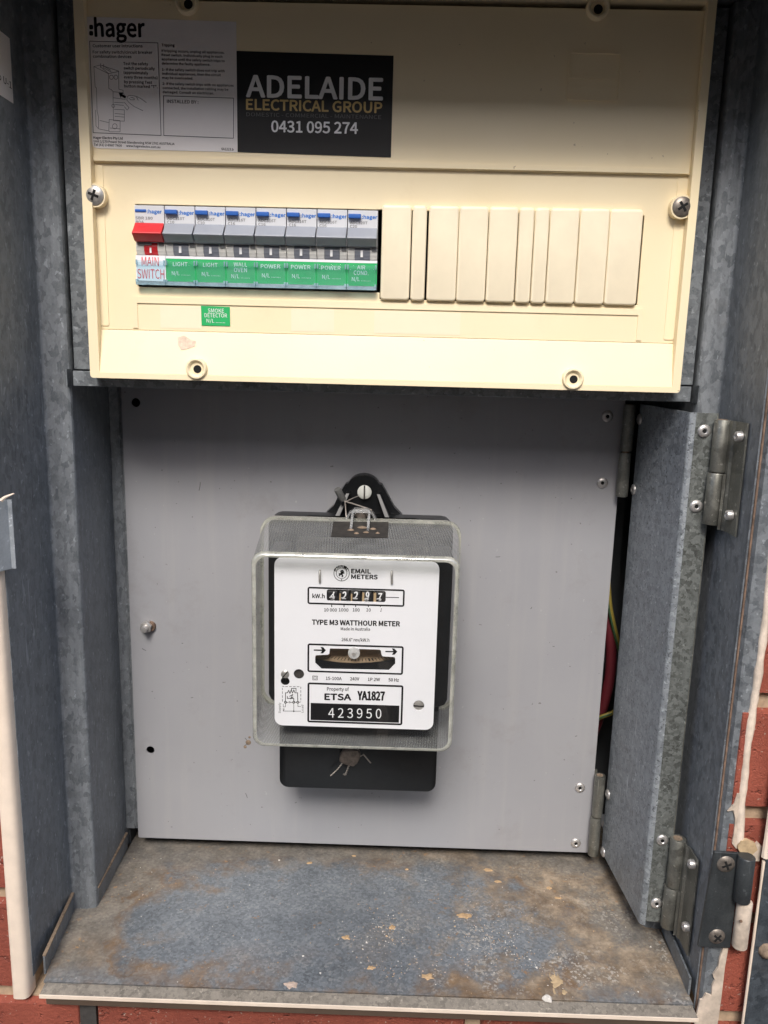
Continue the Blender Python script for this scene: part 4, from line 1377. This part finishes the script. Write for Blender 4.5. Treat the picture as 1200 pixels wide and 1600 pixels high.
# terminal cover below
tx0, tx1 = -77.5, 35.0
rings = [[(x, y, z) for x, z in rrect(tx0 + i, tx1 - i, -308.6 + i, -238, 6.5, 5)] for y, i in ((525, .9), (525.6, .2), (527, 0), (565.6, 0))]
mb = MB(); mb.smooth = True; mb.loft(rings)
mb.build('terminal_cover', 'bakelite', mt)
# inner frame behind the nameplate
mb = MB()
mb.poly([(-76.5, -120.5), (-76.5, -214), (-75, -217.5), (-71.5, -219), (31.5, -219), (35, -217.5), (36.5, -214), (36.5, -120.5), (24, -120.5), (24, -206), (-66, -206), (-66, -120.5)], [], 473.5, 500)
mb.build('inner_frame', 'bakelite', mt, .8)
mb = MB(); mb.box(-65, 23, 516, 535, -236, -125)
mb.build('works', 'dusty_black', mt)
# the clear cover
def gring(y, x0, x1, z0, z1, r):
    return [(x, y, z) for x, z in rrect(x0, x1, z0, z1, r, 6)]
def lerp(a, b, t): return a + (b - a) * t
mb = MB(); mb.smooth = True
rr = []
for t in (0, .25, .5, .75, 1):
    rr.append(gring(lerp(GF + 2.2, GB, t), lerp(fx0, bx0, t), lerp(fx1, bx1, t), lerp(fz0, bz0, t), lerp(fz1, bz1, t), lerp(7, 9, t)))
mb.loft(rr, False, False)
gs = mb.build('cover_sides', 'glass_rib', mt)
mb = MB(); mb.poly(rrect(fx0 + 2.6, fx1 - 2.6, fz0 + 2.6, fz1 - 2.6, 6, 6), [], GF, None)
gw = mb.build('cover_window', 'glass_front', mt)
mb = MB(); mb.smooth = True
# rounded front rim and back flange
mb.loft([gring(GF + 3.0, fx0 - .3, fx1 + .3, fz0 - .3, fz1 + .3, 7.4), gring(GF + 2.0, fx0 - .35, fx1 + .35, fz0 - .35, fz1 + .35, 7.4), gring(GF + .5, fx0 + .5, fx1 - .5, fz0 + .5, fz1 - .5, 7), gring(GF - .1, fx0 + 1.5, fx1 - 1.5, fz0 + 1.5, fz1 - 1.5, 6.4), gring(GF + .0, fx0 + 2.6, fx1 - 2.6, fz0 + 2.6, fz1 - 2.6, 6)], False, False)
mb.build('front_rim', 'glass_rim', mt)
mb = MB(); mb.smooth = True
mb.loft([gring(GB - 1.5, bx0 + .6, bx1 - .6, bz0 + .6, bz1 - .6, 9), gring(GB - 1.8, bx0 - 1.2, bx1 + 1.2, bz0 - 1.2, bz1 + 1.2, 10), gring(GB + 2.6, bx0 - 1.4, bx1 + 1.4, bz0 - 1.4, bz1 + 1.4, 10), gring(GB + 2.8, bx0 + .6, bx1 - .6, bz0 + .6, bz1 - .6, 9)], False, False)
mb.build('rear_flange', 'glass_rim', mt)
# dusty black patch in the top of the cover and clear sealing lugs
mb = MB()
def top_z(y): return fz1 + (bz1 - fz1) * (y - GF) / (GB - GF) + .25
q = [at_floor(x, y, -113.2) for x, y in ((517, 835), (606, 837), (607, 818), (521, 817))]
mb.add([(p[0], p[1], top_z(p[1])) for p in q], [(0, 1, 2, 3)])
mb.build('seal_patch', 'dusty_black', mt)
mb = MB()
for px0, py0, r in ((548, 827, 1.6), (583, 826, 1.5), (566, 824, 2.2), (557, 831, 1.2), (572, 830, 1.3), (590, 831, 1.0)):
    c = at_floor(px0, py0, -113)
    mb.lathe((c[0], c[1], top_z(c[1])), [(r * 1.5, .05), (r * 1.1, .5), (r * .4, .9), (.02, 1.0)], 'z', 10)
mb.build('dust_heap', 'dust', mt)
c = at(565, 806, 540)
mb = MB(); mb.lathe((c[0], 540, c[2]), [(.05, -6), (2.6, -5.9), (3.2, -5.2), (3.2, 0), (5, .4), (5, 3)], 'y', 18)
mb.build('seal_screw', 'dirty_lead', mt)
mb = MB()
zc = -112.0
for s in (-1, 1):
    X = c[0] + s * 5.6
    mb.hexa([(X - .9, 508, zc - 1.6), (X + .9, 508, zc - 1.6), (X + .9, 530, zc + 7), (X - .9, 530, zc + 7), (X - .9, 512, zc - 2), (X + .9, 512, zc - 2), (X + .9, 538, zc + 6), (X - .9, 538, zc + 6)])
mb.hexa([(c[0] - 7, 528, zc + 6), (c[0] + 7, 528, zc + 6), (c[0] + 5, 530, zc + 8.4), (c[0] - 5, 530, zc + 8.4), (c[0] - 7, 538, zc + 5.4), (c[0] + 7, 538, zc + 5.4), (c[0] + 5, 538, zc + 8), (c[0] - 5, 538, zc + 8)])
for s in (-1, 1):
    mb.hexa([(c[0] + s * 6.5, 529, zc + 6), (c[0] + s * 8, 529, zc + 6), (c[0] + s * 12, 531, zc - 1), (c[0] + s * 10, 531, zc - 1), (c[0] + s * 6.5, 537, zc + 6), (c[0] + s * 8, 537, zc + 6), (c[0] + s * 12, 537, zc - 1), (c[0] + s * 10, 537, zc - 1)])
mb.build('sealing_lug', 'clear_clip', mt, .3)

# ---- nameplate
YN = 468.0
def z3(x, y): return (x / 4 + 420, y / 4 + 860)
def z4(x, y): return (x / 4 + 420, y / 4 + 990)
nx0, nx1, nz0, nz1 = -72.0, 28.0, -232.0, -122.6
wd = R(*z3(362, 243), *z3(730, 326), YN)
reg_hole = rrect(*wd, 1.4, 4)
dw_px = [(382, 93), (490, 95), (590, 97), (690, 100), (700, 105), (706, 135), (712, 142), (785, 147), (790, 155), (790, 190), (750, 230), (330, 222), (290, 185), (290, 140), (300, 135), (370, 132), (378, 125)]
disc_hole = quad_px([z4(*p) for p in dw_px], YN)
def hole_px(px, py, rpx):
    c = xz(px, py, YN); e = xz(px + rpx, py, YN)
    return circ(c[0], c[1], e[0] - c[0], 18)
hs = [hole_px(445.5, 1064.5, 7), hole_px(467, 1053.3, 8.2), hole_px(654.3, 1102.5, 8.6)]
nm = MB(); nm.poly(rrect(nx0, nx1, nz0, nz1, 5, 6), [reg_hole, disc_hole] + hs, YN, YN + .9)
plate = nm.build('nameplate', 'name_white', mt)
YT = YN - .12
mb = flatmb()
mb.tx("EMAIL", z3(516, 142), z3(636, 144), 6.4, YT, .05)
mb.tx("METERS", z3(516, 177), z3(679, 180), 6.4, YT, .05)
mb.tx("kW.h", z3(273, 297), z3(349, 298), 6.2, YT, .03)
for s, a, b in (("10 000", 346, 425), ("1000", 437, 497), ("100", 524, 567), ("10", 609, 636), ("1", 696, 703)):
    mb.tx(s, z3(a, 381), z3(b, 383), 5, YT, .016)
mb.tx("TYPE M3 WATTHOUR METER", z3(271, 463), z3(818, 474), 7.4, YT, .045)
mb.tx("Made in Australia", z3(450, 499), z3(632, 502), 4.6, YT, .016)
mb.tx("266.6° rev/kW.h", z3(455, 567), z3(628, 571), 5, YT, .016)
mb.tx("15-100A", z4(357, 289), z4(455, 291), 4.8, YT, .022)
mb.tx("240V", z4(508, 292), z4(565, 293), 4.8, YT, .022)
mb.tx("1P 2W", z4(619, 295), z4(694, 297), 4.8, YT, .022)
mb.tx("50 Hz", z4(748, 298), z4(812, 300), 4.8, YT, .03)
mb.tx("Property of", z4(364, 356), z4(500, 359), 5.2, YT, .02)
mb.tx("ETSA", z4(350, 413), z4(513, 416), 9.2, YT, .05)
mb.tx("YA1827", z4(556, 413), z4(722, 417), 13, YT, .045)
# rotated Supply / Load
def vtext(s, px, py0, py1, cap):
    a, b = Vector(at(px, py0, YT)), Vector(at(px, py1, YT))
    mb.text(s, a, b, cap, 0)
vtext("Supply", *[z4(74, 497)[0], z4(74, 497)[1], z4(74, 432)[1]], 1.35)
vtext("Load", *[z4(217, 493)[0], z4(217, 493)[1], z4(217, 446)[1]], 1.35)
mb.build('lettering', 'ink', plate)
mb = flatmb()
pw = (at(601, 1000, YT)[0] - at(600, 1000, YT)[0])       # one photograph pixel here, in mm
frame(mb, R(*z3(242, 227), *z3(847, 353), YT), 2.6 * pw, YT, 1.4)
frame(mb, R(*z4(242, 61), *z4(838, 258), YT), 2.8 * pw, YT, 1.4)
frame(mb, R(*z4(242, 305), *z4(834, 573), YT), 3.0 * pw, YT, 1.4)
frame(mb, R(*z4(273, 263), *z4(305, 291), YT), .7 * pw, YT)
frame(mb, R(*z4(280, 269), *z4(298, 285), YT), .6 * pw, YT)
bb = R(*z4(262, 433), *z4(813, 557), YT)
mb.poly(rect(*bb), [], YT, None)
for s in (393, 470, 543, 623, 698):
    mb.strokes([[xz(*z3(s, 342), YT - .03), xz(*z3(s, 352), YT - .03)]], 1.4 * pw, YT)
mb.strokes([[xz(*z3(732, 293), YT), xz(*z3(813, 295), YT)]], 1.1 * pw, YT)
for (xa, ya, xb) in ((284, 103, 357), (731, 112, 803)):
    y = ya
    mb.strokes([[xz(*z4(xa, y), YT), xz(*z4(xb - 12, y + 1), YT)]], 2.1 * pw, YT)
    mb.poly(quad_px([z4(xb - 34, y - 20), z4(xb - 18, y - 18), z4(xb, y + 1), z4(xb - 18, y + 20), z4(xb - 34, y + 20), z4(xb - 22, y + 1)], YT), [], YT, None)
# wiring diagram
dg = [[(85, 330), (96, 330)], [(104, 330), (118, 331)], [(128, 331), (142, 331)], [(152, 331), (166, 331)], [(176, 332), (190, 332)], [(200, 333), (200, 345)], [(200, 355), (200, 368)], [(200, 378), (200, 392)], [(200, 402), (200, 416)],
      [(85, 340), (85, 352)], [(85, 362), (85, 376)], [(85, 386), (85, 400)], [(85, 410), (85, 424)], [(112, 430), (120, 430)], [(138, 430), (146, 430)], [(164, 430), (172, 430)], [(190, 430), (200, 426)]]
mb.strokes([poly_px(l, z4, YT) for l in dg], .8 * pw, YT)
dh = [[(104, 422), (104, 370), (116, 370), (124, 354), (132, 374), (140, 352), (148, 372), (156, 352), (164, 370), (180, 370), (181, 424)], [(142, 352), (142, 342), (170, 342), (170, 362)],
      [(156, 424), (156, 405), (116, 405), (116, 392)], [(130, 392), (150, 380), (136, 408), (152, 396)]]
mb.strokes([poly_px(l, z4, YT) for l in dh], 1.1 * pw, YT)
di = [[(104, 436), (104, 458), (90, 458), (90, 440)], [(90, 484), (200, 485)], [(156, 436), (156, 484)], [(182, 436), (182, 456), (200, 456)], [(98, 470), (90, 484), (90, 466)]]
mb.strokes([poly_px(l, z4, YT) for l in di], .7 * pw, YT)
for cx in (104, 130, 156, 181):
    r = 6 if cx != 130 else 4.5
    mb.strokes([poly_px([(cx + r * cos(2 * pi * i / 12), 429 + r * sin(2 * pi * i / 12)) for i in range(13)], z4, YT)], (1.3 if cx != 130 else .7) * pw, YT)
mb.poly([xz(*z4(156 + 5 * cos(-2 * pi * i / 8), 485 + 5 * sin(-2 * pi * i / 8)), YT) for i in range(8)], [], YT, None)
# round maker's mark: two rings, letters round the rim, a small bird like squiggle
cx, cy = 455, 143
for r, w in ((48, .9), (33, .7)):
    mb.strokes([poly_px([(cx + r * cos(2 * pi * i / 36), cy + r * sin(2 * pi * i / 36)) for i in range(37)], z3, YT)], w * pw, YT)
for i, ch in enumerate("E M A I L".split()):
    a = radians(-150 + i * 30)
    rr_ = 36
    p = Vector(at(*z3(cx + rr_ * cos(a), cy + rr_ * sin(a)), YT))
    tdir = Vector((-sin(a), 0, -cos(a)))
    mb.text(ch, tuple(p - tdir * .9), tuple(p + tdir * .9), 1.5, .02)
mb.strokes([poly_px(l, z3, YT) for l in ([(440, 158), (448, 148), (456, 150), (462, 140), (470, 142)], [(452, 128), (462, 126), (466, 134), (456, 138), (450, 132)], [(458, 138), (450, 144)], [(448, 150), (440, 146)], [(456, 150), (462, 160), (458, 164)])], 2.0 * pw, YT)
mb.poly([xz(*z3(455 + 4 * cos(-2 * pi * i / 8), 184 + 4 * sin(-2 * pi * i / 8)), YT) for i in range(8)], [], YT, None)
mb.build('printed_frames', 'ink', plate)
mb = flatmb()
sp = Vector(at(*z4(372, 524), YT - .06)); ep = Vector(at(*z4(703, 530), YT - .06))
mb.text("4 2 3 9 5 0", sp, ep, 16 * pw, .0, 4)
mb.build('number_stamp', 'ink_white', plate)
# register drums
mb = MB(); x0, x1, z0, z1 = wd
mb.box(x0 - 2, x1 + 2, YN + 3.4, YN + 5, z0 - 2, z1 + 2)
mb.build('register_back', 'drum', mt)
digs = [("4", 378, 418, "3"), ("2", 452, 490, "1"), ("2", 524, 562, "1"), ("9", 598, 632, "8"), ("7", 676, 712, "2")]
zmid = (z0 + z1) / 2
YD = YN + 1.2
for i, (d, a, b, low) in enumerate(digs):
    xa, xb = at(*z3(a - 10, 285), YD)[0], at(*z3(b + 8, 285), YD)[0]
    mb = MB()
    mb.lathe((0, YD + 5.5, zmid), [(5.5, xa), (5.5, xb)], 'x', 28)
    dr = mb.build('number_drum', 'drum', mt)
    mb = flatmb()
    ga, gb = at(*z3(a + 1, 303), YD - .1), at(*z3(b - 4, 304), YD - .1)
    dz = -.9 if i == 4 else 0
    lean = 1.0
    mb.text(d, (ga[0] + .5, YD - .1, ga[2] + dz - .3), (gb[0] - .5, YD - .1, ga[2] + dz - .3), 4.7, .03, 4)
    zb_ = z0
    vlow0 = len(mb.v)
    mb.text(low, (ga[0] - .3, YD - .06, z0 - 1.5), (gb[0] - .3, YD - .06, z0 - 1.5), 3.6, .04, 4)
    for k in range(len(mb.v)):                          # slanted figures wrapped on the drum
        x, y, z = mb.v[k]
        x += (z - ga[2]) * .10
        h = max(-5.4, min(5.4, z - zmid))
        y = YD + 5.5 - math.sqrt(max(5.5 ** 2 - h * h, .1)) - .08
        mb.v[k] = (x, y, z)
    mb.build('digit', 'ink_white', dr)
for a, b in ((441, 450), (513, 522), (584, 597), (655, 671)):
    xa, xb = at(*z3(a, 290), YD)[0], at(*z3(b, 290), YD)[0]
    mb = MB(); mb.box(xa, xb, YD - .1, YD + 3, zmid - 4, zmid + (1.8 if a > 560 else .9))
    mb.build('drum_gear', 'drum_tan', mt)
# disc behind its window
dc = at(*z4(540, 172), YN + 2.2)
mb = MB()
mb.box(-58, 14, YN + 30, YN + 31, dc[2] - 14, dc[2] + 14)
mb.build('works_plate', 'disc', mt)
mb = MB()
mb.lathe((dc[0], YN + 44.6, dc[2] - 1.2), [(42, -1.0), (42, 1.0), (8, 1.0)], 'z', 72)
dsc = mb.build('spinning_disc', 'disc', mt)
mb = flatmb()
for i in range(-16, 17):
    a = radians(i * 3.1)
    R_ = 42.06
    w = .22 if i not in (4, 5) else .45
    x, y = dc[0] + R_ * sin(a), YN + 44.6 - R_ * cos(a)
    # ticks on the upper side of the disc and over its edge
    x2, y2 = dc[0] + 38 * sin(a), YN + 44.6 - 37.5 * cos(a)
    tx_, ty_ = cos(a) * w, sin(a) * w
    z = dc[2] - .16
    mb.add([(x - tx_, y - ty_, z), (x + tx_, y + ty_, z), (x2 + tx_, y2 + ty_, z), (x2 - tx_, y2 - ty_, z)], [(0, 1, 2, 3)])
mb.build('disc_marks', 'ink', dsc)
mb = MB()
mb.poly(quad_px([z4(p[0], p[1]) for p in ((270, 158), (340, 168), (440, 180), (540, 185), (640, 181), (740, 169), (810, 155), (810, 250), (270, 240))], YN + 1.6), [], YN + 1.2, YN + 2.0)
mb.build('disc_shield', 'bakelite', mt)
cross_screw(*z4(532, 122), YN - .4, 3.7, mt, 'jewel', nm='jewel_screw', dome=1.0, slot='ink_grey', rot=.3) if 'jewel' in M else None
M['jewel'] = clear("clear jewel bearing", (.9, .9, .88), .5, (.8, .8, .78), .05)
c = at(*z4(532, 122), YN - .4)
mb = MB(); mb.lathe((c[0], YN - .4, c[2]), [(.05, -1.0), (1.4, -1.0), (2.2, -.8), (3.6, -.6), (3.8, .2), (3.8, .6)], 'y', 24)
jw = mb.build('jewel_bearing', 'jewel', mt)
mb = MB(); mb.lathe((c[0], YN - 1.5, c[2] - .3), [(.02, -.2), (1.0, -.1), (1.3, .3)], 'y', 16)
mb.build('jewel_pin', 'screw_steel', jw)
# plate screws and adjusting holes
cross_screw(445.5, 1053.5, YN - .2, 2.6, mt, 'screw_steel', nm='plate_screw', dome=.9, slot='ink', rot=.9)
cross_screw(654.3, 1102.5, YN + 1.2, 3.4, mt, 'screw_steel', nm='adjusting_screw', dome=.8, slot='ink', rot=-.03)
mb = MB(); c = at(467, 1053.3, YN + 2); mb.lathe((c[0], YN + 2, c[2]), [(.05, 0), (3.4, 0), (3.4, .5)], 'y', 16)
mb.hexa([(c[0] - 1.8, YN + 1.4, c[2] - 2), (c[0] + .4, YN + 1.4, c[2] - 2), (c[0] + .4, YN + 1.4, c[2] + .2), (c[0] - 1.8, YN + 1.4, c[2] + .2)] + [(c[0] - 1.8, YN + 2, c[2] - 2), (c[0] + .4, YN + 2, c[2] - 2), (c[0] + .4, YN + 2, c[2] + .2), (c[0] - 1.8, YN + 2, c[2] + .2)])
mb.build('adjusting_plug', 'dusty_black', mt)
# wire clips through slots in the plate
for px, y0, y1 in ((499.7, 892, 911), (612.3, 893, 913)):
    a, b = at(px, y0, YN - .8), at(px, y1, YN - .8)
    mb = MB(); mb.tube([(a[0], YN + .6, a[2] + .2), (a[0], YN - .7, a[2] - .8), (a[0], YN - .9, (a[2] + b[2]) / 2), (b[0], YN - .7, b[2] + .6), (b[0], YN + .6, b[2])], .75, 10)
    mb.build('wire_clip', 'screw_steel', mt)

# ================================================================== seals
s1 = thing('lead_seal', at(530, 775, 545), 'grey lead tube seal on thin wire at top of the meter', 'seal')
a, b = Vector(at(527, 764, 536)), Vector(at(536, 781, 540))
mb = MB(); mb.tube([tuple(a), tuple(a.lerp(b, .1)), tuple(a.lerp(b, .9)), tuple(b)], [2.2, 2.5, 2.5, 2.2], 12)
mb.build('tube', 'lead', s1)
mb = MB(); mb.tube([at(538, 783, 538), at(555, 788, 537), at(570, 793, 536), at(581, 797, 536)], .45, 6)
mb.tube([at(539, 783, 538), at(540, 795, 538), at(541, 808, 536), at(545, 818, 534)], .4, 6)
mb.tube([at(540, 784, 538), at(552, 778, 540), at(560, 775, 546)], .3, 6)
mb.build('seal_wire', 'wire', s1)
s2 = thing('crimp_seal', at(546, 1195, 521), 'dusty crimped seal with twisted wire ends below the meter glass', 'seal')
p = [xz(*q, 520) for q in ((531, 1180), (530, 1188), (537, 1192), (553, 1196), (558, 1192), (564, 1180), (560, 1172), (536, 1172))]
mb = MB(); mb.poly(p, [], 518, 523.5)
mb.build('crimp', 'dirty_lead', s2, .8)
def twist(px, r=.5):
    P = [Vector(at(x, y, 521.5)) for x, y in px]
    for ph in (0, pi):
        path = []
        n = 26
        for i in range(n + 1):
            t = i / n * (len(P) - 1)
            k = min(int(t), len(P) - 2)
            q = P[k].lerp(P[k + 1], t - k)
            a = i * .9 + ph
            path.append((q.x + .55 * cos(a), q.y + .5 * sin(a), q.z + .25 * cos(a)))
        mb.tube(path, r * .6, 5)
mb = MB()
twist([(537, 1190), (528, 1202), (517, 1212)])
twist([(546, 1194), (543, 1203), (540, 1211), (537, 1209)])
mb.tube([at(556, 1188, 520), at(562, 1182, 519), at(568, 1179, 519), at(574, 1186, 519), at(579, 1192, 520)], .5, 6)
mb.build('twisted_wire', 'wire', s2)

# ================================================================== crumbs on the box floor
def flake(px, py, w, d, mat, name, label, cat, group=None, h=.5, n=15):
    c = at_floor(px, py, -390.8)
    pts = []
    for i in range(n):
        a = 2 * pi * i / n
        k = random.uniform(.55, 1.2)
        pts.append((c[0] + cos(a) * w / 2 * k, c[1] + sin(a) * d / 2 * k))
    mb = MB(); mb.smooth = True
    rings = [[(x, y, -390.97) for x, y in pts], [(c[0] + (x - c[0]) * .92, c[1] + (y - c[1]) * .92, -390.97 + h * .6) for x, y in pts], [(c[0] + (x - c[0]) * .55, c[1] + (y - c[1]) * .55, -390.97 + h) for x, y in pts]]
    mb.loft(rings)
    tag(mb.build(name, mat), label, cat, group)
GL = 'small orange crumbs on the box floor'
CR = [(483, 1348, 5, 2.6, 'orange crumb near the back of floor, left of centre below the meter'), (553, 1337, 3.6, 2, 'tiny orange crumb right under the grey panel edge, below the meter'),
      (541, 1465, 6, 4.5, 'round orange crumb alone on the blue sheet left of floor centre'), (612, 1449, 5.5, 5, 'orange crumb on a pale scuffed spot at floor centre'),
      (725, 1431, 13, 6, 'largest orange crumb, a long flat one right of floor centre'), (762, 1359, 7.5, 4, 'long pale orange crumb near the back right of floor'),
      (778, 1377, 5.5, 3, 'orange crumb just in front of the long pale crumb at back right'), (858, 1387, 4, 4.5, 'round orange crumb on grey dust at back right of floor'),
      (872, 1403, 6, 2.6, 'thin orange crumb in the dust, nearest the flap'), (636, 1358, 3, 3, 'very small orange crumb at back middle of floor'),
      (668, 1526, 8, 6, 'broad orange crumb by the front edge of floor, middle right'), (580, 1512, 6, 4, 'orange crumb by the front edge of floor, near the pale lump')]
for px, py, w, d, lab in CR:
    flake(px, py, w, d, 'flake_orange', 'render_crumb', lab, 'crumb', GL, h=.45)
flake(855, 1561, 9, 6, 'flake_white', 'stone_chip', 'white stone chip at the front edge of the box floor', 'chip', h=2.6, n=6)
flake(455, 1538, 10, 7, 'lump', 'render_lump', 'pale pinkish render lump lying on rust stain near the sill', 'lump', h=.6)
# the splat
c = at_floor(868, 1532, -390.8)
def blob_rings(cx, cy, rx, ry, n, jit, h):
    pts = []
    k = 1.0
    for i in range(n):
        a = 2 * pi * i / n
        k = .6 * k + .4 * random.uniform(1 - jit, 1 + jit)
        pts.append((cx + cos(a) * rx * k, cy + sin(a) * ry * k))
    return [[(x, y, -390.97) for x, y in pts], [(cx + (x - cx) * .9, cy + (y - cy) * .9, -390.97 + h * .6) for x, y in pts], [(cx + (x - cx) * .45, cy + (y - cy) * .45, -390.97 + h) for x, y in pts]]
mb = MB(); mb.smooth = True
mb.loft(blob_rings(c[0], c[1] - 1, 4.2, 4.6, 30, .75, .3))
mb.loft(blob_rings(c[0] + 3.6, c[1] - 9.5, 1.7, 2.2, 14, .6, .25))
mb.loft(blob_rings(c[0] - 2.6, c[1] - 8.0, .8, 3.0, 12, .5, .2))
for dx, dy, L, w in ((-2.9, 2.2, 6, .32), (.2, 3.0, 7.5, .4), (2.0, 2.0, 4.5, .3)):
    mb.tube([(c[0] + dx, c[1] + dy, -390.95), (c[0] + dx * 1.05 + .3, c[1] + dy + L * .5, -390.9), (c[0] + dx * .8 + .5, c[1] + dy + L, -390.95)], [w, w * .8, w * .2], 6)
tag(mb.build('render_splat', 'flake_tan'), 'dried tan splat of render near the front right of floor', 'splat')
# grit too small to count
mb = MB()
CL = [at_floor(px, py, -391)[:2] + (sx, sy) for px, py, sx, sy in ((606, 1447, 7, 7), (600, 1470, 13, 8), (745, 1440, 17, 9), (770, 1475, 14, 10), (640, 1510, 22, 7), (830, 1500, 16, 8))]
for _ in range(760):
    if random.random() < .62:
        cx_, cy_, sx_, sy_ = random.choice(CL)
        x, y = random.gauss(cx_, sx_), random.gauss(cy_, sy_)
    else:
        x, y = random.uniform(-205, 188), random.uniform(432, 560)
    if not (-208 < x < 190 and 431 < y < 562) or (y > 495 and not -198 < x < 176):
        continue
    r = random.uniform(.2, .62) * (1.7 if random.random() < .06 else 1)
    z = -390.95
    mb.cur = random.choice((0, 0, 1, 2, 3))
    a = random.uniform(0, 6)
    q = [(x + r * cos(a + k * 2.1) * random.uniform(.7, 1.3), y + r * sin(a + k * 2.1) * random.uniform(.7, 1.3), z) for k in range(3)]
    mb.add(q + [(x, y, z + r * .8)], [(0, 1, 3), (1, 2, 3), (2, 0, 3)])
tag(mb.build('grit', ['flake_white', 'flake_orange', 'flake_tan', 'lump']), 'fine pale grit scattered over the stained box floor', 'grit', kind='stuff')
